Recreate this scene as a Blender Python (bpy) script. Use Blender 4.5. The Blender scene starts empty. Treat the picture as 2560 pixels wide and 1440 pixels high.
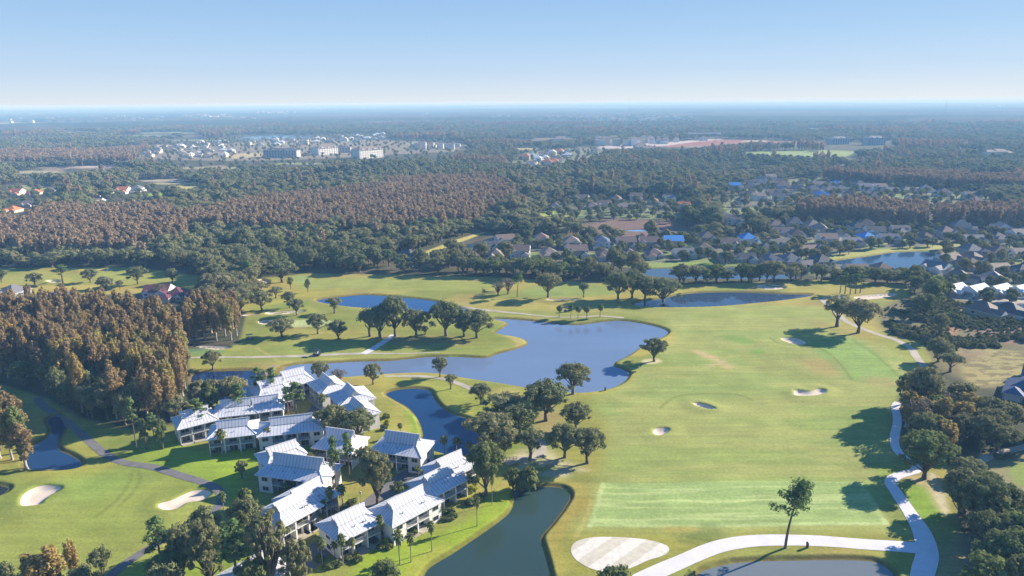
import bpy, math, random
import numpy as np
from mathutils import Matrix, Vector
random.seed(7); RNG = np.random.default_rng(11)
C = bpy.context.scene.collection
scene = bpy.context.scene
R = math.radians

# ------------------------------------------------------------------ camera
W0, H0, F, CAMZ = 2560.0, 1440.0, 1707.0, 100.0
PITCH = math.atan((720-254)/F); ROLL = math.atan(20/2560)
cam_d = bpy.data.cameras.new('camera'); cam = bpy.data.objects.new('camera', cam_d); C.objects.link(cam)
cam_d.sensor_width = 36; cam_d.lens = F/W0*36; cam_d.clip_start = 1; cam_d.clip_end = 200000
MC = Matrix.Rotation(math.pi/2-PITCH, 3, 'X') @ Matrix.Rotation(-ROLL, 3, 'Z')
cam.matrix_world = Matrix.Translation((0, 0, CAMZ)) @ MC.to_4x4()
scene.camera = cam
MN = np.array(MC)

# ------------------------------------------------------------------ sky, sun, exposure
SUN_EL, SUN_AZ = R(25.5), R(65)          # azimuth from +Y towards +X
world = bpy.data.worlds.new("World"); scene.world = world; world.use_nodes = True
wn = world.node_tree; bg = wn.nodes['Background']
sky = wn.nodes.new('ShaderNodeTexSky'); sky.sky_type = 'NISHITA'; sky.sun_disc = False
sky.sun_elevation = SUN_EL; sky.sun_rotation = SUN_AZ; sky.altitude = 50
sky.air_density = 1.0; sky.dust_density = 0.15; sky.ozone_density = 2.5
# procedural gradient mixed into the sky: pale at the horizon, saturated blue overhead
HAZE = 2.25e-4
tcw = wn.nodes.new('ShaderNodeTexCoord'); sep = wn.nodes.new('ShaderNodeSeparateXYZ'); wn.links.new(tcw.outputs['Generated'], sep.inputs[0])
ramp = wn.nodes.new('ShaderNodeValToRGB'); wn.links.new(sep.outputs['Z'], ramp.inputs[0]); SK = 12.5
cr_ = ramp.color_ramp; cr_.elements[0].position = 0; cr_.elements[1].position = 1
for pos, c in ((0, (.315,.345,.375)), (.012, (.285,.33,.38)), (.04, (.225,.295,.385)), (.09, (.17,.26,.375)), (.16, (.125,.215,.355)), (.3, (.045,.14,.33)), (.6, (.028,.11,.32)), (1, (.022,.09,.27))):
    e = cr_.elements[0] if pos == 0 else cr_.elements[-1] if pos == 1 else cr_.elements.new(pos)
    e.color = (*c, 1)
scl = wn.nodes.new('ShaderNodeVectorMath'); scl.operation = 'SCALE'; scl.inputs['Scale'].default_value = SK; wn.links.new(ramp.outputs[0], scl.inputs[0])
mixw = wn.nodes.new('ShaderNodeMixRGB'); mixw.inputs[0].default_value = .95; wn.links.new(sky.outputs[0], mixw.inputs[1]); wn.links.new(scl.outputs[0], mixw.inputs[2])
wn.links.new(mixw.outputs[0], bg.inputs[0]); bg.inputs[1].default_value = 0.08
sl = bpy.data.lights.new('sun', 'SUN'); sl.energy = 5.0; sl.angle = R(0.5); sl.color = (1, .92, .80)
sun = bpy.data.objects.new('sun', sl); C.objects.link(sun)
SD = Vector((math.cos(SUN_EL)*math.sin(SUN_AZ), math.cos(SUN_EL)*math.cos(SUN_AZ), math.sin(SUN_EL)))
sun.rotation_euler = SD.to_track_quat('Z', 'Y').to_euler(); sun.location = (300, 300, 400)
scene.view_settings.view_transform = 'Standard'; scene.view_settings.look = 'None'
scene.view_settings.exposure = 1.24; scene.view_settings.gamma = 1
cy = scene.cycles
cy.use_denoising = True
cy.max_bounces = 5; cy.diffuse_bounces = 2; cy.glossy_bounces = 2; cy.transmission_bounces = 2
cy.transparent_max_bounces = 4; cy.volume_bounces = 1; cy.caustics_reflective = False; cy.caustics_refractive = False
cy.use_adaptive_sampling = True; cy.adaptive_threshold = 0.01

# ------------------------------------------------------------------ pixel <-> ground
def rays(px, py):
    px = np.asarray(px, float); py = np.asarray(py, float)
    d = np.stack([(px-W0/2)/F, -(py-H0/2)/F, -np.ones_like(px)], -1)
    return d @ MN.T
def P(px, py, z=0.0):
    d = rays(px, py); t = (z-CAMZ)/d[..., 2]
    return np.stack([d[..., 0]*t, d[..., 1]*t], -1)
def proj(x, y, z=0.0):
    v = np.stack([x, y, np.zeros_like(x)+z-CAMZ], -1) @ MN
    return W0/2+F*v[..., 0]/-v[..., 2], H0/2-F*v[..., 1]/-v[..., 2]
def height_px(bx, by, ty):
    """height in metres of a thing standing at pixel (bx, by) whose top shows at row ty"""
    x, y = P(bx, by); d = rays(bx, ty)
    t = y/d[1]
    return CAMZ+d[2]*t
def width_px(bx, by, w):
    x, y = P(bx, by); dep = -(np.array([x, y, -CAMZ]) @ MN)[2]
    return w*dep/F

# ------------------------------------------------------------------ helpers
def vn(x, y, s=0):
    xi = np.floor(x).astype(np.int64); yi = np.floor(y).astype(np.int64); fx = x-xi; fy = y-yi
    fx = fx*fx*(3-2*fx); fy = fy*fy*(3-2*fy)
    def h(a, b):
        n = (a*374761393+b*668265263+s*974634777) & 0xffffffff
        n = ((n ^ (n >> 13))*1274126177) & 0xffffffff
        return ((n ^ (n >> 16)) & 0xffff)/65535.0
    return (h(xi, yi)*(1-fx)+h(xi+1, yi)*fx)*(1-fy)+(h(xi, yi+1)*(1-fx)+h(xi+1, yi+1)*fx)*fy
def fbm(x, y, s=0, o=4):
    r = 0; a = .5; t = 0
    for i in range(o):
        r = r+a*vn(x, y, s+i*17); t += a; x = x*2.03+5.1; y = y*2.03+3.7; a *= .5
    return r/t
def sdist(poly, x, y):
    """signed distance to a closed polygon, positive inside"""
    poly = np.asarray(poly); n = len(poly)
    d2 = np.full(x.shape, 1e18); ins = np.zeros(x.shape, bool)
    for i in range(n):
        ax, ay = poly[i]; bx, by = poly[(i+1) % n]
        ex, ey = bx-ax, by-ay; L = ex*ex+ey*ey+1e-9
        t = np.clip(((x-ax)*ex+(y-ay)*ey)/L, 0, 1)
        d2 = np.minimum(d2, (x-ax-t*ex)**2+(y-ay-t*ey)**2)
        c = ((ay > y) != (by > y)) & (x < ex*(y-ay)/(by-ay+1e-12)+ax)
        ins ^= c
    return np.where(ins, 1, -1)*np.sqrt(d2)
def sdist_box(poly, x, y, m):
    poly = np.asarray(poly); out = np.full(x.shape, -1e9)
    k = (x > poly[:, 0].min()-m) & (x < poly[:, 0].max()+m) & (y > poly[:, 1].min()-m) & (y < poly[:, 1].max()+m)
    if k.any(): out[k] = sdist(poly, x[k], y[k])
    return out
def smooth(a, b, v):
    t = np.clip((v-a)/(b-a), 0, 1); return t*t*(3-2*t)
def catmull(pts, k=6, closed=True):
    pts = np.asarray(pts, float); n = len(pts); out = []
    rng = range(n) if closed else range(n-1)
    for i in rng:
        if closed: p0, p1, p2, p3 = pts[i-1], pts[i], pts[(i+1) % n], pts[(i+2) % n]
        else: p0, p1, p2, p3 = pts[max(i-1, 0)], pts[i], pts[i+1], pts[min(i+2, n-1)]
        for j in range(k):
            t = j/k
            out.append(.5*((2*p1)+(-p0+p2)*t+(2*p0-5*p1+4*p2-p3)*t*t+(-p0+3*p1-3*p2+p3)*t**3))
    if not closed: out.append(pts[-1])
    return np.array(out)
def polyw(pts, z=0.0, k=4):
    a = np.array(pts, float); return catmull(P(a[:, 0], a[:, 1], z), k)

class MB:
    """mesh builder"""
    def __init__(s): s.v = []; s.f = []; s.m = []; s.uv = []
    def face(s, pts, mi=0, uv=None):
        b = len(s.v); s.v += [tuple(p) for p in pts]; s.f.append(tuple(range(b, b+len(pts)))); s.m.append(mi)
        s.uv += list(uv) if uv else [(0, 0)]*len(pts)
    def box(s, x0, x1, y0, y1, z0, z1, mi=0):
        p = [(x0,y0,z0),(x1,y0,z0),(x1,y1,z0),(x0,y1,z0),(x0,y0,z1),(x1,y0,z1),(x1,y1,z1),(x0,y1,z1)]
        for q in ((0,3,2,1),(4,5,6,7),(0,1,5,4),(1,2,6,5),(2,3,7,6),(3,0,4,7)): s.face([p[i] for i in q], mi)
    def tube(s, pts, rad, n=6, mi=0):
        pts = [Vector(p) for p in pts]; rings = []
        for i, p in enumerate(pts):
            d = (pts[min(i+1, len(pts)-1)]-pts[max(i-1, 0)]).normalized()
            a = d.orthogonal().normalized(); b = d.cross(a)
            base = len(s.v)
            for k in range(n):
                t = 2*math.pi*k/n; s.v.append(tuple(p+(a*math.cos(t)+b*math.sin(t))*rad[i]))
            rings.append(base)
        # keep rings aligned by nearest start
        for i in range(len(rings)-1):
            r0, r1 = rings[i], rings[i+1]
            v0 = Vector(s.v[r0]); off = min(range(n), key=lambda k: (Vector(s.v[r1+k])-v0).length)
            for k in range(n):
                s.f.append((r0+k, r0+(k+1) % n, r1+(k+1+off) % n, r1+(k+off) % n)); s.m.append(mi); s.uv += [(0, 0)]*4
        s.f.append(tuple(rings[-1]+k for k in range(n))); s.m.append(mi); s.uv += [(0, 0)]*n
    def mesh(s, name, mats, smooth_=False):
        me = bpy.data.meshes.new(name); me.from_pydata(s.v, [], s.f)
        for m in (mats if isinstance(mats, (list, tuple)) else [mats]): me.materials.append(m)
        me.polygons.foreach_set('material_index', s.m)
        l = me.uv_layers.new(name='UVMap'); l.data.foreach_set('uv', [c for q in s.uv for c in q])
        if smooth_: me.polygons.foreach_set('use_smooth', [True]*len(s.f))
        me.update(); return me
def link(name, me, parent=None):
    o = bpy.data.objects.new(name, me); C.objects.link(o)
    if parent: o.parent = parent
    return o
def tag(o, label=None, cat=None, group=None, kind=None):
    if label: o['label'] = label
    if cat: o['category'] = cat
    if group: o['group'] = group
    if kind: o['kind'] = kind
    return o
def thing(name, label, cat, loc=(0, 0, 0), rz=0, group=None):
    o = bpy.data.objects.new(name, None); C.objects.link(o); o.empty_display_size = .5
    o.location = loc; o.rotation_euler = (0, 0, rz); return tag(o, label, cat, group)

# ------------------------------------------------------------------ materials
def mat(name, col, rough=.8, spec=.25, noise=None, bump=None, metal=0):
    m = bpy.data.materials.new(name); m.use_nodes = True; nt = m.node_tree; b = nt.nodes['Principled BSDF']
    b.inputs['Roughness'].default_value = rough; b.inputs['Specular IOR Level'].default_value = spec
    b.inputs['Metallic'].default_value = metal
    b.inputs['Base Color'].default_value = (*col, 1)
    if noise:
        sc, amt = noise
        tc = nt.nodes.new('ShaderNodeTexCoord'); n = nt.nodes.new('ShaderNodeTexNoise')
        n.inputs['Scale'].default_value = sc; n.inputs['Detail'].default_value = 5
        nt.links.new(tc.outputs['Object'], n.inputs['Vector'])
        mr = nt.nodes.new('ShaderNodeMapRange'); mr.inputs['From Min'].default_value = .3; mr.inputs['From Max'].default_value = .7
        mr.inputs['To Min'].default_value = 1-amt; mr.inputs['To Max'].default_value = 1+amt
        nt.links.new(n.outputs['Fac'], mr.inputs['Value'])
        mx = nt.nodes.new('ShaderNodeVectorMath'); mx.operation = 'SCALE'; mx.inputs[0].default_value = col
        nt.links.new(mr.outputs[0], mx.inputs['Scale']); nt.links.new(mx.outputs[0], b.inputs['Base Color'])
    return m
def foliage(name, c1, c2, c3, trans=.33, warm=.5):
    """leaf colour varies by leaf, by clump and by tree"""
    m = bpy.data.materials.new(name); m.use_nodes = True; nt = m.node_tree; nt.nodes.clear()
    N = nt.nodes.new; L = nt.links.new
    out = N('ShaderNodeOutputMaterial'); at = N('ShaderNodeAttribute'); at.attribute_name = 'leaf_var'
    oi = N('ShaderNodeObjectInfo'); tc = N('ShaderNodeTexCoord'); nz = N('ShaderNodeTexNoise'); nz.inputs['Scale'].default_value = .45
    L(tc.outputs['Object'], nz.inputs['Vector'])
    a = N('ShaderNodeMixRGB'); a.inputs[1].default_value = (*c1, 1); a.inputs[2].default_value = (*c2, 1)
    ma = N('ShaderNodeMath'); ma.operation = 'MULTIPLY_ADD'; ma.inputs[1].default_value = .6
    mb = N('ShaderNodeMath'); mb.operation = 'MULTIPLY_ADD'; mb.inputs[1].default_value = 1.0; mb.inputs[2].default_value = -.3
    L(nz.outputs['Fac'], mb.inputs[0]); L(at.outputs['Fac'], ma.inputs[0]); L(mb.outputs[0], ma.inputs[2]); L(ma.outputs[0], a.inputs[0])
    b = N('ShaderNodeMixRGB'); b.inputs[2].default_value = (*c3, 1)
    mc = N('ShaderNodeMath'); mc.operation = 'MULTIPLY'; mc.inputs[1].default_value = warm
    n2 = N('ShaderNodeTexNoise'); n2.inputs['Scale'].default_value = .011; n2.inputs['Detail'].default_value = 3; L(oi.outputs['Location'], n2.inputs['Vector'])
    pm = N('ShaderNodeMapRange'); pm.inputs['From Min'].default_value = .38; pm.inputs['From Max'].default_value = .62; L(n2.outputs['Fac'], pm.inputs['Value'])
    av = N('ShaderNodeMath'); av.operation = 'MULTIPLY_ADD'; av.inputs[1].default_value = .75; L(pm.outputs[0], av.inputs[0])
    hv = N('ShaderNodeMath'); hv.operation = 'MULTIPLY'; hv.inputs[1].default_value = .6; L(oi.outputs['Random'], hv.inputs[0]); L(hv.outputs[0], av.inputs[2])
    L(av.outputs[0], mc.inputs[0]); L(mc.outputs[0], b.inputs[0]); L(a.outputs[0], b.inputs[1])
    d = N('ShaderNodeBsdfDiffuse'); t = N('ShaderNodeBsdfTranslucent'); ms = N('ShaderNodeMixShader'); ms.inputs[0].default_value = trans
    L(b.outputs[0], d.inputs[0]); L(b.outputs[0], t.inputs[0]); L(d.outputs[0], ms.inputs[1]); L(t.outputs[0], ms.inputs[2]); L(ms.outputs[0], out.inputs[0])
    return m
M = {}
M['oak'] = foliage('oak_leaves', (.080,.108,.044), (.235,.27,.115), (.27,.25,.125), warm=.8)
M['oaklight'] = foliage('light_leaves', (.12,.16,.048), (.25,.30,.10), (.17,.18,.075))
M['cyp'] = foliage('cypress_needles', (.165,.12,.065), (.36,.26,.145), (.31,.22,.10), warm=.8)
M['cypfar'] = foliage('bare_cypress_twigs', (.26,.18,.12), (.42,.305,.20), (.36,.27,.16), warm=.8)
M['cypgold'] = foliage('golden_cypress_needles', (.25,.17,.06), (.44,.30,.11), (.33,.29,.10), warm=.8)
M['bare'] = foliage('bare_twigs', (.15,.13,.10), (.24,.21,.17), (.2,.17,.12))
M['pine'] = foliage('pine_needles', (.08,.13,.045), (.18,.26,.10), (.19,.24,.08))
M['palm'] = foliage('palm_fronds', (.07,.11,.035), (.17,.21,.08), (.24,.22,.08))
M['bush'] = foliage('bush_leaves', (.07,.10,.035), (.15,.19,.06), (.18,.18,.07))
M['gold'] = foliage('yellow_bush_leaves', (.25,.25,.03), (.42,.38,.05), (.3,.34,.04))
M['scrub'] = foliage('scrub_leaves', (.12,.13,.06), (.22,.22,.11), (.24,.19,.11), warm=.8)
M['trunk'] = mat('bark', (.13,.10,.075), .9, noise=(3, .3))
M['ptrunk'] = mat('palm_bark', (.25,.21,.17), .9, noise=(3, .25))
M['ctrunk'] = mat('cypress_bark', (.30,.26,.22), .9, noise=(2, .3))
M['wall'] = mat('cream_stucco', (.72,.69,.63), .85, noise=(.6, .07))
M['trim'] = mat('white_trim', (.6,.59,.57), .6)
M['glass'] = mat('dark_glass', (.03,.035,.045), .12, .5)
M['door'] = mat('dark_recess', (.06,.06,.065), .5)
M['sand'] = mat('bunker_sand', (.56,.47,.37), .95, .05, noise=(.25, .08))
M['concrete'] = mat('pale_concrete', (.58,.55,.55), .9, .1, noise=(.35, .07))
M['asphalt'] = mat('asphalt', (.15,.14,.135), .9, .15, noise=(.5, .15))
M['oldpath'] = mat('worn_path', (.37,.33,.26), .95, .1, noise=(.2, .2))
M['soil'] = mat('bare_soil', (.34,.25,.17), .95, .05, noise=(.15, .35))
# ------------------------------------------------------------------ water, bunkers, terrain
WZ = -0.7
PONDS = {   # name: (pixel outline, base colour, roughness, label)
 'lake': ([(1235,797),(1300,800),(1380,808),(1440,813),(1500,806),(1550,802),(1600,808),(1645,818),(1668,828),(1665,838),(1640,852),(1600,870),(1570,890),(1540,905),(1535,915),(1560,925),(1572,935),(1560,955),(1530,970),(1480,980),(1430,982),(1350,975),(1290,965),(1230,955),(1160,945),(1100,935),(1040,932),(960,936),(880,942),(800,948),(740,962),(700,950),(695,930),(710,917),(760,910),(820,908),(900,904),(960,903),(1020,898),(1080,892),(1160,893),(1215,895),(1245,885),(1300,870),(1320,858),(1300,845),(1260,838),(1238,832),(1250,825),(1268,812),(1262,805)], (.125,.175,.265), .08),
 'dark_pond': ([(487,934),(560,928),(640,928),(655,945),(640,985),(560,1000),(500,1005),(480,970)], (.008,.025,.075), .04),
 'middle_pond': ([(792,752),(830,745),(900,738),(960,740),(1020,745),(1080,752),(1120,762),(1165,777),(1150,785),(1100,785),(1040,782),(960,774),(880,768),(820,760)], (.02,.065,.17), .04),
 'inner_pond': ([(965,985),(1000,974),(1045,972),(1075,978),(1085,995),(1100,1015),(1130,1035),(1175,1050),(1187,1075),(1205,1100),(1190,1125),(1150,1140),(1100,1132),(1055,1112),(1057,1085),(1045,1050),(1020,1020),(985,1000)], (.010,.036,.095), .03),
 'near_pond': ([(1060,1440),(1080,1415),(1130,1385),(1190,1345),(1240,1310),(1275,1280),(1285,1250),(1290,1225),(1330,1218),(1370,1217),(1410,1222),(1425,1240),(1410,1270),(1380,1310),(1352,1345),(1360,1380),(1375,1440),(1385,1520),(1200,1560),(1020,1520)], (.030,.055,.048), .03),
 'corner_pond': ([(1740,1440),(1800,1415),(1870,1405),(1960,1402),(2080,1400),(2160,1402),(2200,1410),(2228,1430),(2235,1450),(2230,1520),(1700,1520)], (.13,.15,.16), .05),
 'left_pond': ([(78,1122),(110,1100),(128,1078),(120,1050),(150,1040),(165,1065),(150,1095),(145,1112),(152,1128),(180,1140),(206,1160),(180,1173),(100,1178),(60,1178)], (.012,.035,.09), .04),
 'ditch_pond': ([(-60,1212),(12,1217),(22,1227),(0,1240),(-60,1250)], (.02,.03,.04), .05),
 'far_pond': ([(1583,760),(1610,753),(1660,746),(1700,737),(1760,732),(1850,731),(1950,735),(2030,738),(1980,748),(1900,757),(1800,766),(1700,769),(1640,769),(1600,766)], (.03,.055,.10), .05),
 'suburb_lake': ([(2080,655),(2120,648),(2180,640),(2240,631),(2330,630),(2345,640),(2352,652),(2310,668),(2240,672),(2170,668),(2110,664)], (.03,.07,.13), .10),
 'hidden_pond': ([(1600,676),(1640,672),(1800,669),(1990,676),(2005,692),(1900,699),(1700,697),(1610,688)], (.04,.07,.11), .06),
 'canal': ([(1120,626),(1200,602),(1255,588),(1300,592),(1250,612),(1170,632)], (.03,.055,.08), .05),
 'distant_lake': ([(590,345),(620,341),(700,338),(780,339),(770,344),(680,347),(610,348)], (.06,.14,.25), .15),
 'marsh_puddle': ([(1568,576),(1600,574),(1625,576),(1650,574),(1650,580),(1610,580),(1575,579)], (.1,.25,.4), .15),
}
PW = {k: polyw(v[0], WZ) for k, v in PONDS.items()}
def waterm(name, col, rough):
    m = mat(name, col, rough, .5); nt = m.node_tree; b = nt.nodes['Principled BSDF']; b.inputs['IOR'].default_value = 1.33
    tc = nt.nodes.new('ShaderNodeTexCoord'); n = nt.nodes.new('ShaderNodeTexNoise'); n.inputs['Scale'].default_value = .9; n.inputs['Detail'].default_value = 3
    mp = nt.nodes.new('ShaderNodeMapping'); mp.inputs['Scale'].default_value = (.6, 1.4, 1)
    nt.links.new(tc.outputs['Object'], mp.inputs[0]); nt.links.new(mp.outputs[0], n.inputs['Vector'])
    bp = nt.nodes.new('ShaderNodeBump'); bp.inputs['Strength'].default_value = .05; bp.inputs['Distance'].default_value = .06
    nt.links.new(n.outputs['Fac'], bp.inputs['Height']); nt.links.new(bp.outputs[0], b.inputs['Normal'])
    n2 = nt.nodes.new('ShaderNodeTexNoise'); n2.inputs['Scale'].default_value = .03; n2.inputs['Detail'].default_value = 4
    nt.links.new(mp.outputs[0], n2.inputs['Vector'])
    mx = nt.nodes.new('ShaderNodeMixRGB'); mx.inputs[1].default_value = (*[c*.85 for c in col], 1); mx.inputs[2].default_value = (*[min(1, c*1.2) for c in col], 1)
    nt.links.new(n2.outputs['Fac'], mx.inputs[0]); nt.links.new(mx.outputs[0], b.inputs['Base Color'])
    return m
from mathutils.geometry import tessellate_polygon
def sheet(name, poly, z, material):
    v = [(p[0], p[1], z) for p in poly]
    tris = tessellate_polygon([[Vector(p) for p in v]])
    f = [t if (Vector(v[t[1]])-Vector(v[t[0]])).cross(Vector(v[t[2]])-Vector(v[t[0]])).z > 0 else t[::-1] for t in tris]
    me = bpy.data.meshes.new(name); me.from_pydata(v, [], f); me.materials.append(material); me.update()
    return tag(link(name, me), kind='structure')
def grow(poly, d):
    c = np.roll(poly, -1, 0)-np.roll(poly, 1, 0); n = np.stack([c[:, 1], -c[:, 0]], -1)
    n /= np.linalg.norm(n, axis=1, keepdims=True)+1e-9
    a = np.sum(poly[:, 0]*np.roll(poly[:, 1], -1)-np.roll(poly[:, 0], -1)*poly[:, 1])
    return poly+n*d*(1 if a > 0 else -1)
for k, (px, col, ro) in PONDS.items():
    sheet(k, grow(PW[k], .9 if k != 'marsh_puddle' else .3), WZ, waterm('water_'+k, col, ro))

BUNK = [
 ([(52,1262),(55,1240),(80,1222),(112,1213),(150,1216),(152,1224),(130,1235),(110,1250),(100,1260),(70,1264)], 'large pale bunker'),
 ([(396,1268),(400,1258),(430,1250),(455,1238),(485,1226),(515,1225),(528,1234),(505,1250),(470,1255),(445,1270),(415,1275)], ''),
 ([(1633,1078),(1640,1071),(1665,1070),(1672,1076),(1655,1087),(1638,1086)], ''),
 ([(1985,980),(1990,975),(2025,978),(2045,972),(2063,975),(2060,983),(2030,988),(1990,988)], ''),
 ([(1733,1010),(1745,1007),(1775,1015),(1788,1022),(1765,1021)], ''),
 ([(1953,848),(1965,844),(1995,847),(2014,855),(2010,861),(1985,860)], ''),
 ([(1892,715),(1915,711),(1955,714),(1965,720),(1935,724),(1898,721)], ''),
 ([(2135,743),(2170,737),(2230,733),(2240,738),(2200,746),(2150,749)], ''),
 ([(2098,746),(2115,743),(2122,749),(2105,752)], ''),
 ([(480,866),(520,864),(570,866),(575,870),(545,874),(515,871)], ''),
 ([(645,806),(655,801),(690,800),(685,807),(660,811)], ''),
 ([(665,782),(700,779),(755,776),(760,779),(720,785),(668,786)], ''),
 ([(645,700),(655,697),(675,702),(670,707),(648,706)], ''),
 ([(113,703),(130,699),(150,702),(140,707)], ''),
 ([(243,675),(260,672),(280,673),(270,678)], ''),
 ([(200,676),(212,674),(222,676),(210,678)], ''),
 ([(603,788),(625,785),(650,785),(622,790)], ''),
 ([(1365,748),(1400,747),(1450,748),(1440,751),(1390,752)], ''),
]
BW = [polyw(b[0], 0, 4) for b in BUNK]
GOLF = P(*np.array([(-700,668),(0,671),(340,668),(500,690),(620,700),(760,684),(1000,687),(1240,695),(1400,703),(1700,713),(2050,700),(2265,712),(2275,740),(2190,775),(2225,840),(2310,850),(2335,905),(2300,935),(2250,960),(2240,1010),(2255,1110),(2290,1160),(2400,1165),(2390,1230),(2395,1300),(2420,1440),(2450,1900),(-900,1900),(-900,1000),(0,962),(110,995),(200,1045),(330,1072),(450,1062),(478,1000),(478,935),(465,885),(600,862),(620,780),(560,755),(470,735),(-700,735)]).T)
def terrain(x, y):
    g = smooth(-20, 15, sdist_box(GOLF, x, y, 30))
    h = g*((fbm(x/38, y/30, 5, 2)-.5)*1.1)*smooth(900, 500, y)
    r = np.hypot(x, y)
    h = h+smooth(6000, 16000, r)*(fbm(x/5000+3, y/5000, 9, 3)-.35)*70*smooth(60000, 22000, r)
    flat = np.zeros_like(h); bank = np.zeros_like(h); sandm = np.zeros_like(h)
    for k, pw in PW.items():
        s = sdist_box(pw, x, y, 25)
        near = smooth(-12, 0, s)
        h = h*(1-smooth(-14, -1, s))
        out = np.where(s < 0, WZ*(1-smooth(0, 1.5, -s)), WZ-1.6*smooth(0, 5, s))
        h = np.where(s > -3, h+out, h)
        bank = np.maximum(bank, smooth(-1.5, -.7, s))
    for bw in BW:
        s = sdist_box(bw, x, y, 12)
        h = h*(1-smooth(-8, 0, s))
        h = h+np.where(s > -6, .28*smooth(-6, -.8, s)-1.15*smooth(-.8, 1.3, s), 0)
        sandm = np.maximum(sandm, smooth(-.15, .1, s))
    return h, bank, sandm
def TZ(x, y):
    x = np.atleast_1d(np.asarray(x, float)); y = np.atleast_1d(np.asarray(y, float))
    return terrain(x, y)[0]

# ground: one sheet, finer near the golf course
def axis_r():
    v = [60, 75, 90, 105, 115]
    r = 118.
    while r < 3500: v.append(r); r += max(.42, r*r/(683*CAMZ)*.72)
    while r < 70000: v.append(r); r *= 1.05
    return np.array(v)
rr = axis_r(); aa = np.concatenate([np.linspace(-75, -42, 12)[:-1], np.linspace(-42, 42, 900), np.linspace(42, 75, 12)[1:]])
A, Rr = np.meshgrid(np.radians(aa), rr); GX = (Rr*np.sin(A)).ravel(); GY = (Rr*np.cos(A)).ravel()
nr, na = Rr.shape
GH, BANK, SANDM = terrain(GX, GY)
PX, PY = proj(GX, GY)
col = np.zeros((GX.size, 3))
n1 = fbm(GX/25, GY/25, 1); n2 = fbm(GX/90, GY/60, 2); n3 = fbm(GX/6, GY/6, 3, 3); n4 = fbm(GX/60, GY/9, 4, 4)
def lay(c, w):
    global col
    w = np.clip(w, 0, 1)[:, None]; col = col*(1-w)+np.array(c)*w
def zone(pts, c, soft=3., wt=1., mod=None, k=3):
    pw = polyw(pts, 0, k); s = sdist_box(pw, GX, GY, soft+5)
    w = smooth(-soft, soft, s)*wt
    if mod is not None: w = w*mod
    lay(c, w); return w
RAD = np.hypot(GX, GY)
lay((.060,.062,.034), np.ones_like(GX))                                    # woodland floor
lay((.10,.085,.05), smooth(.45, .65, n1)*.6)
g = sdist_box(GOLF, GX, GY, 30); gm = smooth(-1.5, 1.5, g)
lay((.185,.195,.058), gm)                                                    # rough
lay((.255,.215,.075), gm*smooth(.46, .62, n2)*.9)
lay((.13,.165,.045), gm*smooth(.52, .70, fbm(GX/40, GY/22, 31))*.7)
lay((.25,.19,.085), gm*smooth(.60, .74, n1)*.55)
# fairway of the driving range, cut greener
rng_w = zone([(1700,770),(2060,775),(2110,830),(2230,880),(2290,930),(2225,1000),(2225,1100),(2240,1180),(2215,1300),(2270,1345),(1850,1340),(1480,1330),(1430,1300),(1480,1230),(1500,1160),(1530,1080),(1490,1020),(1500,990),(1590,940),(1580,915),(1650,880),(1680,840)], (.195,.235,.085), 4, .9)
lay((.245,.245,.10), rng_w*smooth(.47, .58, n4)*.85)
lay((.16,.215,.075), rng_w*smooth(.55, .7, fbm(GX/70, GY/14, 8))*.6)
zone([(1480,760),(2040,765),(2060,790),(1700,800),(1600,790)], (.215,.23,.085), 3, .7)
zone([(2030,860),(2140,850),(2250,945),(2130,950)], (.16,.235,.08), .5, .8)
zone([(1850,870),(2010,862),(2100,950),(2060,960),(1900,930)], (.21,.21,.085), 2, .5)
zone([(2000,900),(2080,905),(2100,940),(2040,935)], (.25,.175,.095), 4, .6)
zone([(2160,945),(2230,945),(2232,965),(2170,960)], (.24,.175,.10), 3, .6)
zone([(1735,875),(1760,880),(1800,895),(1830,912),(1825,922),(1770,918),(1790,905),(1740,885)], (.38,.26,.185), 2.5, .75, smooth(.3, .6, n3))
zone([(1880,875),(1910,877),(1905,885),(1880,884)], (.11,.21,.04), 2, .7)
zone([(1815,838),(1860,845),(1890,855),(1870,862),(1820,850)], (.11,.22,.05), 2, .6)
# course west of the lake
zone([(640,870),(900,850),(1100,870),(1230,860),(1300,860),(1200,890),(1000,895),(700,905),(500,915),(480,885)], (.175,.21,.062), 4, .7)
zone([(470,874),(540,874),(560,882),(500,890),(468,886)], (.11,.19,.085), 1.2, .8)
zone([(690,812),(700,805),(770,799),(825,802),(815,815),(760,818),(700,818)], (.30,.33,.19), 1, .9)
zone([(610,740),(740,745),(760,765),(620,775)], (.13,.18,.05), 3, .6)
zone([(745,700),(980,695),(1250,710),(1180,728),(900,722),(760,722)], (.20,.225,.075), 4, .8)
zone([(735,690),(770,690),(775,702),(735,704)], (.17,.24,.11), 2, .8)
zone([(1330,715),(1500,712),(1540,735),(1330,740)], (.165,.215,.075), 4, .8)
zone([(0,685),(330,682),(500,700),(480,716),(200,712),(0,708)], (.225,.225,.07), 3, .8)
zone([(0,712),(500,720),(480,735),(0,735)], (.33,.25,.075), 5, .6)
zone([(740,725),(880,728),(800,742),(620,768),(600,745)], (.29,.25,.06), 5, .6)
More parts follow.
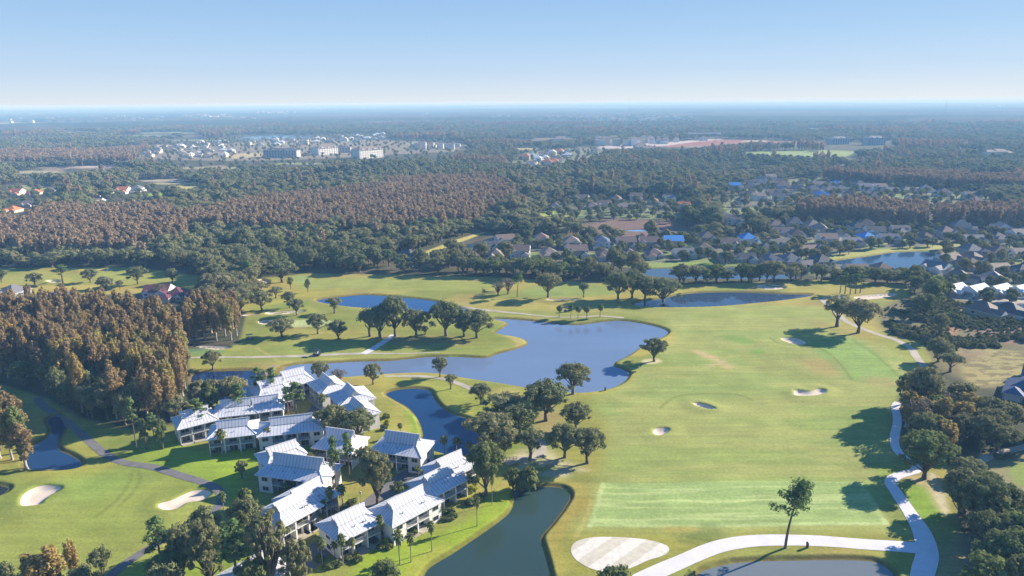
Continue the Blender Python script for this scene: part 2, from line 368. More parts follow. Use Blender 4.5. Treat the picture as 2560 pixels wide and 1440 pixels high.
# pale practice tee behind the near path with sand-topped streaks
tee = zone([(1508,1207),(1515,1206),(1900,1203),(2155,1203),(2160,1204),(2190,1260),(2215,1308),(2210,1311),(1850,1314),(1480,1317),(1474,1316),(1490,1262)], (.215,.28,.125), .6, .9, k=1)
st = smooth(.52, .72, fbm(GX/22, GY/1.3, 21, 3))
lay((.37,.41,.22), tee*st*.6)
for a_, b_ in (((1508,1207),(1474,1316)), ((1474,1313),(2215,1308)), ((2185,1258),(2215,1306))):
    p = P(*np.array([a_, b_], float).T); e = p[1]-p[0]; t = np.clip(((GX-p[0,0])*e[0]+(GY-p[0,1])*e[1])/(e@e), 0, 1)
    d = np.hypot(GX-p[0,0]-t*e[0], GY-p[0,1]-t*e[1])
    lay((.38,.42,.24), smooth(1.1, .2, d)*(.05+.8*n3)*(RAD < 400))
# ochre mown arcs near the pond east bank
zone([(1425,1222),(1460,1225),(1475,1260),(1440,1310),(1400,1360),(1400,1440),(1380,1520),(1372,1440),(1352,1345),(1410,1270)], (.27,.20,.06), 2.5, .75, smooth(.25, .6, fbm(GX/2.2, GY/9, 41, 3)))
zone([(1480,1330),(2250,1330),(2290,1360),(1870,1345),(1780,1362),(1690,1400),(1620,1430),(1440,1440),(1400,1380),(1430,1335)], (.215,.195,.05), 3, .7)
zone([(1470,1320),(1700,1325),(1780,1360),(1700,1330)], (.13,.155,.035), 3, .4)
zone([(1700,1320),(1800,1322),(1805,1345),(1730,1350)], (.10,.155,.06), 4, .6)
zone([(1660,1316),(1740,1316),(1735,1326),(1670,1326)], (.38,.28,.10), 1.5, .6)
zone([(1270,880),(1320,858),(1300,845),(1262,838),(1290,858)], (.36,.28,.12), 1.5, .6)
zone([(1560,870),(1665,838),(1690,850),(1640,880),(1590,890)], (.33,.27,.09), 3, .7)
# west fairway and the lawns round the roofs
zone([(-100,1180),(60,1182),(220,1175),(300,1170),(420,1190),(500,1215),(530,1250),(480,1300),(380,1370),(280,1440),(-100,1520)], (.185,.215,.058), 6, .8)
zone([(200,1185),(300,1178),(360,1200),(240,1240),(160,1230)], (.15,.215,.06), 8, .7)
zone([(180,1100),(300,1150),(210,1185),(60,1190),(190,1150)], (.29,.24,.06), 5, .5)
LUSH = (.19,.25,.032)
zone([(880,1440),(900,1390),(960,1360),(1100,1330),(1180,1290),(1230,1240),(1290,1215),(1285,1260),(1270,1290),(1190,1350),(1120,1400),(1070,1430),(1040,1600),(880,1600)], LUSH, 2.5, .95)
zone([(340,1130),(420,1090),(520,1115),(700,1120),(840,1105),(900,1140),(780,1150),(620,1170),(640,1260),(620,1300),(560,1260),(480,1200),(380,1160)], (.175,.245,.035), 5, .8)
zone([(590,1130),(700,1125),(640,1160),(560,1190)], (.22,.29,.03), 5, .7)
zone([(300,1440),(420,1370),(520,1330),(620,1300),(700,1380),(700,1600),(200,1600)], (.14,.21,.028), 4, .8)
zone([(940,940),(1000,945),(970,980),(990,1010),(1040,1040),(1050,1090),(1050,1108),(1000,1100),(960,1060),(960,1020),(930,980)], (.28,.245,.07), 5, .7)
zone([(1010,1015),(1050,1050),(1060,1110),(1040,1115),(1020,1060)], (.18,.25,.035), 2, .9)
zone([(960,950),(1100,945),(1240,965),(1330,985),(1300,1000),(1190,1040),(1130,1030),(1090,1000),(1070,970)], (.20,.22,.05), 3, .6)
zone([(1240,970),(1300,975),(1290,995),(1230,990)], (.38,.28,.13), 4, .6)
zone([(2180,1160),(2280,1175),(2250,1195),(2215,1200)], (.17,.225,.05), 2, .7)
zone([(2265,1225),(2330,1215),(2365,1280),(2330,1300),(2290,1290)], (.155,.24,.035), 1.5, .9)
# bare sandy ground under the oaks
zone([(1300,1130),(1360,1120),(1400,1150),(1460,1172),(1450,1185),(1380,1192),(1300,1180),(1270,1160)], (.40,.34,.30), 3, .85, smooth(.2, .55, n3))
zone([(1340,1020),(1400,1030),(1390,1080),(1340,1100)], (.26,.20,.12), 4, .8)
zone([(960,838),(1160,842),(1150,862),(1000,862),(940,850)], (.24,.19,.10), 5, .7)
zone([(2250,1190),(2330,1188),(2345,1220),(2365,1280),(2350,1275),(2310,1215)], (.36,.28,.20), 2, .8, smooth(.2, .5, n3))
zone([(2320,1190),(2345,1190),(2372,1270),(2355,1278)], (.42,.36,.32), 1, .8)
zone([(2040,800),(2170,830),(2160,845),(2040,820)], (.24,.20,.09), 3, .6)
zone([(1610,900),(1640,897),(1655,905),(1630,912),(1605,908)], (.45,.38,.30), .8, .8)
zone([(2340,1360),(2440,1340),(2460,1440),(2340,1480)], (.22,.18,.12), 4, .8)
# marsh, scrub and field on the east side
zone([(2190,780),(2280,742),(2400,735),(2560,790),(2700,800),(2700,990),(2560,985),(2440,960),(2360,930),(2330,900),(2300,855),(2220,838)], (.15,.13,.065), 4, .95)
fld = zone([(2390,878),(2460,872),(2560,880),(2640,890),(2600,930),(2500,960),(2440,968),(2410,940)], (.28,.24,.095), 2, .95)
lay((.13,.105,.055), fld*smooth(.5, .62, fbm(GX/3.5, GY/1.6, 57, 3))*.8)
zone([(2395,878),(2460,880),(2440,900),(2400,905)], (.20,.135,.085), 3, .7)
zone([(2440,825),(2600,815),(2700,850),(2560,862),(2470,850)], (.22,.135,.10), 3, .85)
zone([(2365,785),(2380,780),(2395,825),(2375,835)], (.30,.15,.09), 2, .85)
zone([(2440,1150),(2520,1130),(2700,1110),(2700,1700),(2560,1700),(2540,1400),(2500,1250)], (.23,.20,.09), 4, .85)
zone([(2525,1165),(2560,1155),(2700,1160),(2700,1230),(2560,1215),(2530,1195)], (.18,.235,.05), 1.5, .9)
zone([(2535,1230),(2640,1230),(2640,1300),(2550,1300)], (.25,.17,.12), 2, .8)
zone([(1440,578),(1480,556),(1560,548),(1650,552),(1740,570),(1790,590),(1700,600),(1560,598),(1450,592)], (.155,.10,.078), 8, 1)
zone([(1030,640),(1080,622),(1130,602),(1205,580),(1215,581),(1140,610),(1060,642)], (.38,.33,.10), 1.5, 1, k=1)
# suburb blocks
for pts in ([(1180,640),(1240,600),(1420,595),(1800,605),(1900,600),(2030,560),(2300,570),(2700,570),(2700,790),(2560,790),(2400,735),(2330,700),(2280,690),(2050,690),(1980,672),(1560,668),(1400,672),(1180,662)],
            [(1340,540),(1500,500),(1800,510),(1860,470),(2000,445),(2300,470),(2520,490),(2560,505),(2300,520),(2000,480),(1900,530),(1700,545),(1500,545)]):
    s_ = zone(pts, (.125,.12,.085), 6, .95)
    lay((.17,.215,.07), s_*smooth(.5, .6, fbm(GX/18, GY/18, 51))*.9)
zone([(2060,640),(2190,625),(2260,618),(2400,610),(2400,618),(2280,628),(2190,636),(2090,652)], (.28,.28,.08), 2, 1)
zone([(1560,660),(1740,655),(1800,660),(1790,668),(1600,670)], (.2,.25,.06), 2, 1)
zone([(2345,728),(2560,722),(2700,728),(2700,770),(2560,765),(2430,752),(2380,745)], (.36,.31,.28), 1.5, .9)
# clearings in the woods
for pts, c in (([(20,468),(60,462),(110,464),(140,472),(90,478)], (.30,.28,.12)), ([(420,468),(450,463),(500,465),(510,470),(480,478),(440,474)], (.36,.31,.10)),
               ([(340,487),(420,480),(430,487),(360,492)], (.2,.3,.05)), ([(140,420),(200,415),(280,413),(282,419),(200,421)], (.38,.30,.24)),
               ([(340,395),(360,380),(640,352),(780,345),(960,350),(1150,360),(1190,375),(1000,385),(900,392),(640,402),(450,400)], (.20,.17,.12)),
               ([(560,388),(650,382),(660,390),(580,396)], (.38,.31,.15)), ([(180,371),(330,364),(420,362),(420,366),(300,370)], (.36,.26,.2)),
               ([(0,318),(60,317),(140,319),(60,322),(0,321)], (.36,.28,.2)),
               ([(1260,405),(1340,375),(1500,370),(1530,385),(1440,415),(1340,420)], (.16,.16,.09)), ([(1275,372),(1340,369),(1360,372),(1300,376)], (.33,.28,.12)),
               ([(1500,366),(1600,358),(1720,352),(1790,347),(1800,350),(1650,366),(1520,372)], (.40,.34,.30)),
               ([(1660,366),(1790,350),(1960,354),(2060,354),(2060,362),(1850,362),(1700,368)], (.235,.10,.07)),
               ([(1850,380),(1960,375),(2140,378),(2130,390),(1960,400),(1860,390)], (.20,.25,.08)),
               ([(2070,420),(2110,416),(2120,424),(2080,428)], (.22,.28,.08)),
               ([(1340,535),(1385,530),(1430,540),(1400,546),(1350,542)], (.28,.32,.08))):
    zone(pts, c, 5, 1, k=2)
RC_ = random.Random(77); STRIPS = []
for i in range(46):
    x_, y_ = RC_.uniform(0, 2560), RC_.choice([RC_.uniform(305, 360), RC_.uniform(350, 450), RC_.uniform(400, 500)]); w_, h_ = RC_.uniform(20, 95), RC_.uniform(1.2, 3.2)*(y_-250)/130
    if 1230 < x_ < 2350 and y_ > 385: continue
    STRIPS.append([(x_-w_, y_-h_*.3), (x_-w_*.3, y_-h_), (x_+w_*.6, y_-h_*.8), (x_+w_, y_+h_*.2), (x_+w_*.2, y_+h_*.7), (x_-w_*.7, y_+h_*.8)])
    zone(STRIPS[-1], RC_.choice([(.30,.26,.15), (.24,.26,.11), (.33,.28,.21), (.20,.15,.10)]), 4, 1, k=2)
far = smooth(3200, 5000, RAD)
ff = fbm(GX/700, GY/420, 71, 4)
lay((.050,.060,.040), far); lay((.10,.075,.06), far*smooth(.52, .6, ff)*.8); lay((.22,.20,.12), far*smooth(.60, .64, fbm(GX/1500, GY/500, 77, 4))*.9)
# worn wheel tracks and mowing turns
for pts, wd, cc_ in (([(640,870),(700,905)],.5,1),([(330,1175),(320,1210),(290,1250),(240,1290)],.5,0),([(345,1175),(350,1200),(330,1230),(300,1262)],.5,0),([(1700,1350),(1745,1360),(1765,1375),(1740,1392),(1700,1405)],.5,0),([(1720,1340),(1790,1358),(1780,1380)],.4,0),([(2130,950),(2095,905),(2050,872),(2000,862),(1950,862),(1925,845)],.5,0),([(2250,945),(2190,890),(2130,850)],.4,0),([(1480,1250),(1462,1300),(1440,1340)],.5,1),([(1880,1000),(1830,985),(1700,990),(1650,1020)],.4,0)):
    c_l = catmull(P(*np.array(pts, float).T), 8, closed=False); dm_ = np.full(GX.shape, 1e9); kk = (GX > c_l[:, 0].min()-5) & (GX < c_l[:, 0].max()+5) & (GY > c_l[:, 1].min()-5) & (GY < c_l[:, 1].max()+5)
    gx_, gy_ = GX[kk], GY[kk]; d_ = np.full(gx_.shape, 1e9)
    for i in range(len(c_l)-1):
        e_ = c_l[i+1]-c_l[i]; t_ = np.clip(((gx_-c_l[i, 0])*e_[0]+(gy_-c_l[i, 1])*e_[1])/(e_@e_+1e-9), 0, 1); d_ = np.minimum(d_, np.hypot(gx_-c_l[i, 0]-t_*e_[0], gy_-c_l[i, 1]-t_*e_[1]))
    dm_[kk] = d_; lay((.34,.28,.12) if cc_ else (.12,.135,.04), smooth(wd+.5, wd*.4, dm_)*.55)
# banks
lay((.085,.05,.03), BANK*smooth(.25, .5, n3+.12)*.6)
bank2 = np.zeros_like(GX)
for k in ('lake', 'middle_pond', 'near_pond', 'corner_pond', 'inner_pond', 'far_pond'):
    bank2 = np.maximum(bank2, smooth(-5.5, -2.8, sdist_box(PW[k], GX, GY, 8)))
lay((.30,.25,.075), (bank2-BANK).clip(0, 1)*.4*smooth(.4, .6, fbm(GX/9, GY/9, 61)))
col *= (.90+.30*n3)[:, None]; col *= 1+np.array([.09,.10,-.20])*gm[:, None]
me = bpy.data.meshes.new('ground')
me.vertices.add(GX.size); me.vertices.foreach_set('co', np.stack([GX, GY, GH], -1).astype(np.float32).ravel())
i0 = (np.arange(nr-1)[:, None]*na+np.arange(na-1)[None]).ravel()
q = np.stack([i0, i0+na, i0+na+1, i0+1], -1)[:, ::-1] if False else np.stack([i0, i0+1, i0+na+1, i0+na], -1)
nf = len(q); me.loops.add(nf*4); me.loops.foreach_set('vertex_index', q.ravel().astype(np.int32))
me.polygons.add(nf); me.polygons.foreach_set('loop_start', np.arange(0, nf*4, 4, dtype=np.int32))
me.update(calc_edges=True); me.polygons.foreach_set('use_smooth', np.ones(nf, bool))
ca = me.attributes.new('zone_color', 'FLOAT_COLOR', 'POINT')
ca.data.foreach_set('color', np.concatenate([col, np.ones((GX.size, 1))], 1).astype(np.float32).ravel())
gmat = bpy.data.materials.new('turf_and_soil'); gmat.use_nodes = True; nt = gmat.node_tree; b = nt.nodes['Principled BSDF']
b.inputs['Roughness'].default_value = .95; b.inputs['Specular IOR Level'].default_value = .08
at = nt.nodes.new('ShaderNodeAttribute'); at.attribute_name = 'zone_color'
tc = nt.nodes.new('ShaderNodeTexCoord')
def gnoise(sc, lo, hi, det=4, mapping=None):
    n = nt.nodes.new('ShaderNodeTexNoise'); n.inputs['Scale'].default_value = sc; n.inputs['Detail'].default_value = det
    src = tc.outputs['Object']
    if mapping:
        mp = nt.nodes.new('ShaderNodeMapping'); mp.inputs['Scale'].default_value = mapping; mp.inputs['Rotation'].default_value = (0, 0, R(-4)); nt.links.new(src, mp.inputs[0]); src = mp.outputs[0]
    nt.links.new(src, n.inputs['Vector'])
    r = nt.nodes.new('ShaderNodeMapRange'); r.inputs['From Min'].default_value = .3; r.inputs['From Max'].default_value = .7
    r.inputs['To Min'].default_value = lo; r.inputs['To Max'].default_value = hi; nt.links.new(n.outputs['Fac'], r.inputs['Value']); return r.outputs[0]
cur = at.outputs['Color']
for fac in (gnoise(1.3, .86, 1.14, 6), gnoise(1, .89, 1.11, 4, (.05, .55, 1)), gnoise(1, .93, 1.07, 3, (.02, .02, 1))):
    mx = nt.nodes.new('ShaderNodeVectorMath'); mx.operation = 'SCALE'; nt.links.new(cur, mx.inputs[0]); nt.links.new(fac, mx.inputs['Scale']); cur = mx.outputs[0]
nt.links.new(cur, b.inputs['Base Color'])
bp = nt.nodes.new('ShaderNodeBump'); bp.inputs['Strength'].default_value = .5; bp.inputs['Distance'].default_value = .15
nn = nt.nodes.new('ShaderNodeTexNoise'); nn.inputs['Scale'].default_value = 1.6; nn.inputs['Detail'].default_value = 4
nt.links.new(tc.outputs['Object'], nn.inputs['Vector']); nt.links.new(nn.outputs['Fac'], bp.inputs['Height']); nt.links.new(bp.outputs[0], b.inputs['Normal'])
me.materials.append(gmat); ground = tag(link('ground', me), kind='structure')

# bunkers: draped sand
def drape_poly(name, poly, off, material, step=.9):
    x0, y0 = poly.min(0); x1, y1 = poly.max(0)
    nx = int((x1-x0)/step)+2; ny = int((y1-y0)/step)+2
    xs = np.linspace(x0, x1, nx); ys = np.linspace(y0, y1, ny); X, Y = np.meshgrid(xs, ys)
    X = X.ravel(); Y = Y.ravel(); s = sdist(poly, X, Y)
    # pull outside vertices onto the outline
    seg = np.concatenate([poly, poly[:1]]); dense = np.concatenate([seg[i]+(seg[i+1]-seg[i])*np.linspace(0, 1, 8)[:, None] for i in range(len(poly))])
    for i in np.where((s < 0) & (s > -step*1.6))[0]:
        j = np.argmin((dense[:, 0]-X[i])**2+(dense[:, 1]-Y[i])**2); X[i], Y[i] = dense[j]
    Z = TZ(X, Y)+off
    b = MB(); b.v = list(zip(X, Y, Z)); ok = s > -step*1.6
    for j in range(ny-1):
        for i in range(nx-1):
            a = j*nx+i; f = (a, a+1, a+nx+1, a+nx)
            if all(ok[k] for k in f) and max(s[k] for k in f) > 0: b.f.append(f); b.m.append(0); b.uv += [(X[k], Y[k]) for k in f]
    return tag(link(name, b.mesh(name, material, True)), kind='structure')
for bw in BW: drape_poly('sand_bunker', bw, .05, M['sand'], 1.0)

# practice green dressed with sand in diagonal stripes
gp = bpy.data.materials.new('sanded_green'); gp.use_nodes = True; nt = gp.node_tree; b = nt.nodes['Principled BSDF']; b.inputs['Roughness'].default_value = .95; b.inputs['Specular IOR Level'].default_value = .05
tc = nt.nodes.new('ShaderNodeTexCoord'); mp = nt.nodes.new('ShaderNodeMapping'); mp.inputs['Rotation'].default_value = (0, 0, R(47))
wv = nt.nodes.new('ShaderNodeTexWave'); wv.inputs['Scale'].default_value = .052; wv.inputs['Distortion'].default_value = .35; wv.inputs['Detail Scale'].default_value = .8; wv.bands_direction = 'X'
wv.inputs['Phase Offset'].default_value = 1.0
nt.links.new(tc.outputs['Object'], mp.inputs[0]); nt.links.new(mp.outputs[0], wv.inputs[0])
cr = nt.nodes.new('ShaderNodeValToRGB'); cr.color_ramp.elements[0].position = .42; cr.color_ramp.elements[0].color = (.49,.445,.35,1); cr.color_ramp.elements[1].position = .58; cr.color_ramp.elements[1].color = (.60,.55,.47,1)
nt.links.new(wv.outputs[0], cr.inputs[0]); nz = nt.nodes.new('ShaderNodeTexNoise'); nz.inputs['Scale'].default_value = .8; nz.inputs['Detail'].default_value = 5
nt.links.new(tc.outputs['Object'], nz.inputs['Vector']); mr = nt.nodes.new('ShaderNodeMapRange'); mr.inputs['From Min'].default_value = .3; mr.inputs['From Max'].default_value = .7; mr.inputs['To Min'].default_value = .88; mr.inputs['To Max'].default_value = 1.1
nt.links.new(nz.outputs['Fac'], mr.inputs['Value']); vs = nt.nodes.new('ShaderNodeVectorMath'); vs.operation = 'SCALE'; nt.links.new(cr.outputs[0], vs.inputs[0]); nt.links.new(mr.outputs[0], vs.inputs['Scale']); nt.links.new(vs.outputs[0], b.inputs['Base Color'])
drape_poly('practice_green', polyw([(1427,1375),(1440,1355),(1480,1344),(1540,1342),(1600,1345),(1640,1352),(1672,1366),(1665,1385),(1620,1400),(1580,1418),(1530,1430),(1480,1422),(1440,1400)]), .05, gp, 1.2)

# paths: draped ribbons
def ribbon(name, pts, w, material, off=.05):
    c = catmull(P(*np.array(pts, float).T), 8, closed=False)
    w = np.interp(np.linspace(0, 1, len(c)), np.linspace(0, 1, len(w)), w) if isinstance(w, (list, tuple)) else np.full(len(c), w)
    # resample ~1.5 m
    seg = np.hypot(*np.diff(c, axis=0).T); s = np.concatenate([[0], np.cumsum(seg)]); n = max(4, int(s[-1]/1.5))
    t = np.linspace(0, s[-1], n); c2 = np.stack([np.interp(t, s, c[:, 0]), np.interp(t, s, c[:, 1])], -1); w2 = np.interp(t, s, w)
    d = np.gradient(c2, axis=0); d /= np.linalg.norm(d, axis=1, keepdims=True); nrm = np.stack([-d[:, 1], d[:, 0]], -1)
    K = 5; v = []
    wob = (fbm(t/6, t*0+3, 5, 2)-.5)*.25
    for k in range(K):
        q = c2+nrm*((k/(K-1)-.5)*(w2+wob))[:, None]; v.append(np.concatenate([q, (TZ(q[:, 0], q[:, 1])+off)[:, None]], 1))
    b = MB(); b.v = [tuple(p) for k in range(K) for p in v[k]]
    for k in range(K-1):
        for i in range(n-1):
            b.f.append((k*n+i, k*n+i+1, (k+1)*n+i+1, (k+1)*n+i)[::-1]); b.m.append(0); b.uv += [(0, 0)]*4
    return tag(link(name, b.mesh(name, material, True)), kind='structure')
ribbon('concrete_path', [(1560,1470),(1620,1440),(1700,1405),(1790,1368),(1870,1353),(1960,1350),(2060,1353),(2150,1360),(2240,1366),(2320,1372)], [4.2,4.2,4.2,4.4,4.2,4.0,4.0,4.6], M['concrete'], .05)
ribbon('concrete_path', [(2300,1500),(2305,1440),(2316,1400),(2318,1375),(2305,1330),(2285,1295),(2265,1265),(2240,1228),(2226,1205),(2240,1190),(2270,1181),(2292,1174),(2284,1160),(2262,1144),(2242,1122),(2236,1095),(2243,1060),(2242,1035),(2238,1018),(2246,1006)], [4.2,4.4,4.6,4.6,4,3.4,3.2,3.0,2.8,2.6,2.6,2.6,2.6,2.6,2.6,2.6,2.6,2.4], M['concrete'], .085)
ribbon('cart_path', [(2310,918),(2290,892),(2278,872),(2240,850),(2200,838),(2150,820),(2110,800),(2085,775),(2062,757),(2060,748),(2085,744),(2110,742)], 3.0, M['oldpath'])
ribbon('asphalt_path', [(270,1445),(300,1418),(345,1388),(400,1356),(450,1325),(500,1295),(540,1272),(556,1248),(545,1226),(505,1206),(440,1185),(380,1167),(310,1156),(270,1140),(232,1110),(190,1072),(150,1042),(110,1016),(92,995)], 2.6, M['asphalt'])
ribbon('cart_path', [(470,896),(560,894),(640,894),(740,891),(820,887),(910,884),(1000,884),(1100,881)], [1.4,1.8,2,2.2,2.2,2,1.2,.6], M['oldpath'], .05)
ribbon('cart_path', [(908,885),(935,872),(958,857),(975,846),(985,838)], 3.2, M['concrete'], .08)
ribbon('cart_path', [(960,941),(1030,940),(1090,944),(1140,956),(1180,972)], [1.2,2,2,2.4,2.2], M['oldpath'])
ribbon('cart_path', [(1150,768),(1230,777),(1300,784),(1390,793),(1450,793),(1500,790),(1560,795)], [3,2.8,2,1.4,1.2,1.6,2], M['oldpath'])
ribbon('cart_path', [(1338,1082),(1348,1100),(1352,1122),(1340,1142),(1300,1150),(1262,1158)], 3.4, M['oldpath'])
ribbon('street', [(690,1480),(760,1410),(830,1345),(890,1293),(950,1245),(1000,1205),(1040,1180),(1090,1160),(1140,1150)], 6, M['asphalt'])
ribbon('street', [(690,1100),(760,1050),(800,1012),(790,985),(740,972)], 6, M['asphalt'])
ribbon('street', [(2390,742),(2470,745),(2560,752),(2680,762)], 8, M['oldpath'], .06)
ribbon('dirt_track', [(2640,1095),(2560,1118),(2510,1130),(2470,1143),(2440,1160)], 2.6, M['oldpath'])
ribbon('dirt_track', [(640,930),(665,938),(672,925),(690,912)], 2.2, M['soil'])
# ------------------------------------------------------------------ trees
def leaf_mesh(name, clumps, leaves, size, material, seed, core=.5, flat=1.0, up=.15):
    """clumps: (x, y, z, radius). Leaf-sized quads over each clump plus an added inner core that blocks light"""
    g = np.random.default_rng(seed); V = []; Q = []; var = []; nv = 0
    rt = sum(c[3]**2 for c in clumps)
    for (cx, cy_, cz, r) in clumps:
        n = max(5, int(leaves*r*r/rt))
        d = g.normal(size=(n, 3)); d /= np.linalg.norm(d, axis=1, keepdims=True)
        rad = r*(1-.45*g.random(n)**1.6)
        rad *= 1+.25*np.sin(d[:, 0]*4+cx)*np.cos(d[:, 1]*5+cy_)
        p = np.array([cx, cy_, cz])+d*rad[:, None]*np.array([1, 1, flat])
        nn = d+g.normal(size=(n, 3))*.38+np.array([0, 0, up]); nn /= np.linalg.norm(nn, axis=1, keepdims=True)
        t = np.cross(nn, g.normal(size=(n, 3))); t /= np.linalg.norm(t, axis=1, keepdims=True); b = np.cross(nn, t)
        s = (size*(.6+.8*g.random(n)))[:, None]*.5; e = (.55+.5*g.random(n))[:, None]
        for sx, sy in ((-1, -1), (1, -.7), (.8, 1), (-.9, .8)): V.append(p+t*s*sx+b*s*e*sy)
        base = nv+np.arange(n); Q.append(np.stack([base, base+n, base+2*n, base+3*n], -1)); nv += 4*n
        var.append(np.clip(g.random(n)*.7+g.random()*.45-.05, 0, 1))
        if core:  # unseen core added inside each clump to stop light passing through
            k = 6; rc = r*core
            o = np.array([cx, cy_, cz]); ring = []
            pts = [o+np.array([0, 0, rc*flat])]
            for zz, rr_ in ((.5, .87), (-.5, .87)):
                for a in range(k): pts.append(o+np.array([math.cos(a*2*math.pi/k)*rr_*rc, math.sin(a*2*math.pi/k)*rr_*rc, zz*rc*flat]))
            pts.append(o-np.array([0, 0, rc*flat])); pts = np.array(pts)*1.0
            pts += g.normal(size=pts.shape)*rc*.08; V.append(pts)
            qs = []
            for a in range(k):
                a1 = (a+1) % k
                qs += [[0, 1+a, 1+a1, 1+a1], [1+a, 1+k+a, 1+k+a1, 1+a1], [1+k+a, 1+2*k, 1+k+a1, 1+k+a1]]
            Q.append(np.array(qs)+nv); nv += len(pts); var.append(np.full(len(qs), .25))
    V = np.concatenate(V); Q = np.concatenate(Q); var = np.concatenate(var)
    faces = [tuple(f) if f[2] != f[3] else tuple(f[:3]) for f in Q.tolist()]
    me = bpy.data.meshes.new(name); me.from_pydata(V.tolist(), [], faces)
    a = me.attributes.new('leaf_var', 'FLOAT', 'FACE'); a.data.foreach_set('value', var.astype(np.float32))
    me.materials.append(material); me.update(); return me
def lim(b, p0, p1, r0, r1, n=3, sag=.0, rnd=None):
    p0 = Vector(p0); p1 = Vector(p1); pts = []
    for i in range(n+1):
        t = i/n; p = p0.lerp(p1, t); p.z += sag*math.sin(math.pi*t)
        if rnd and 0 < i < n: p += Vector((rnd.uniform(-1, 1), rnd.uniform(-1, 1), 0))*(p1-p0).length*.06
        pts.append(p)
    b.tube(pts, [r0+(r1-r0)*i/n for i in range(n+1)], 6)
# every prototype is 1 unit tall x 1 unit wide is avoided: real metres, (height, width) returned
def oak(seed, H=10., Wd=12., nl=2600, size=.62, m='oak', trunk='trunk', droop=.0, low=.28, ncl=26, bare=False, core=.42):
    r = random.Random(seed); cl = []; sm = .62 if bare and ncl > 40 else 1; b = MB(); fork = H*low*.75
    b.tube([(0, 0, -.4), (0, 0, .3), (r.uniform(-.2, .2), r.uniform(-.2, .2), fork)], [H*.065, H*.048, H*.036], 8)
    cx = Wd/2; cz = H*(low+1)/2; rz = H*(1-low)/2
    for i in range(ncl):
        a = i*2.399+r.random()*.6; f = math.sqrt((i+.5)/ncl)
        rad = f*cx*.80*(1+r.uniform(-.12, .1)); 
        top = cz+rz*.82*math.sqrt(max(.05, 1-f*f))*(1+r.uniform(-.25, .12))
        z = top if r.random() < .62 or f < .3 else r.uniform(cz-rz*.55, top)
        cr = cx*r.uniform(.20, .34)*(1.15-.3*f)*sm*(24/max(24, ncl))**.6
        x, y = math.cos(a)*rad, math.sin(a)*rad
        cl.append((x, y, max(z, cr*.6+H*low*.6), cr))
        if i % 3 == 0 or bare: lim(b, (0, 0, fork*.9), (x*.9, y*.9, z-cr*.2), H*.020, H*.006, 3, H*.03, r)
    for k in range(4):
        cl.append((r.uniform(-.2, .2)*cx, r.uniform(-.2, .2)*cx, cz+r.uniform(-.2, .3)*rz, cx*.38*sm))
    return (b.mesh('oak_trunk', M[trunk], True), leaf_mesh('oak_crown', cl, nl, size, M[m], seed, core=.0 if bare else core, flat=.8), H, Wd)
def cypress(seed, H=19., Wd=5.6, nl=2600, size=.40, m='cyp'):
    r = random.Random(seed); b = MB(); cl = []
    b.tube([(0, 0, -.5), (0, 0, .8), (r.uniform(-.2, .2), 0, H*.45), (r.uniform(-.3, .3), 0, H*.93)], [.55, .33, .22, .05], 6)
    n = 26
    for i in range(n):
        t = i/(n-1); z = H*(.22+.74*t); w = Wd/2*(math.sin(math.pi*(.18+.70*(1-t)**.85))**.8)*(.95 if t < .93 else .45)
        a = i*2.4+r.random(); rad = w*r.uniform(.15, .72); cr = max(.45, w*r.uniform(.24, .42))
        x, y = math.cos(a)*rad, math.sin(a)*rad; cl.append((x, y, z, cr))
        if i % 3 == 0: lim(b, (0, 0, z-.8), (x*1.3, y*1.3, z), .09, .03, 1)
        if r.random() < .35: cl.append((x*1.1, y*1.1, z-cr*1.6, cr*.55))
    return (b.mesh('cypress_trunk', M['ctrunk'], True), leaf_mesh('cypress_crown', cl, nl, size, M[m], seed, core=.38, flat=2.0, up=0), H, Wd)
def pine(seed, H=20., Wd=8., nl=1500, lean=0., low=.55, ncl=15, size=.5):
    r = random.Random(seed); b = MB(); cl = []
    def ax(z): t = z/H; return Vector((lean*t*t, 0, z))
    b.tube([ax(H*i/8)+Vector((0, 0, -.4 if i == 0 else 0)) for i in range(9)], [H*.017*(1-i/10.5)+.02 for i in range(9)], 8)
    for i in range(ncl):
        t = i/(ncl-1); z = H*(low+(1-low)*t*.93); w = Wd/2*(1-.6*t)*(.7+.3*math.sin(i*1.7))
        a = i*2.399+r.random(); q = ax(z); rad = w*r.uniform(.45, 1); cr = Wd*r.uniform(.10, .18)
        e = Vector((q.x+math.cos(a)*rad, math.sin(a)*rad, z+r.uniform(0, .08)*H)); cl.append((e.x, e.y, e.z, cr))
        mid = q.lerp(e, .6); cl.append((mid.x+r.uniform(-.5, .5), mid.y+r.uniform(-.5, .5), mid.z+.3, cr*.7))
        lim(b, q, e, .11, .03, 2, .1, r)
    cl.append((lean, 0, H*.98, Wd*.13))
    return (b.mesh('pine_trunk', M['trunk'], True), leaf_mesh('pine_crown', cl, nl, size, M['pine'], seed, core=0, flat=.65), H, Wd)
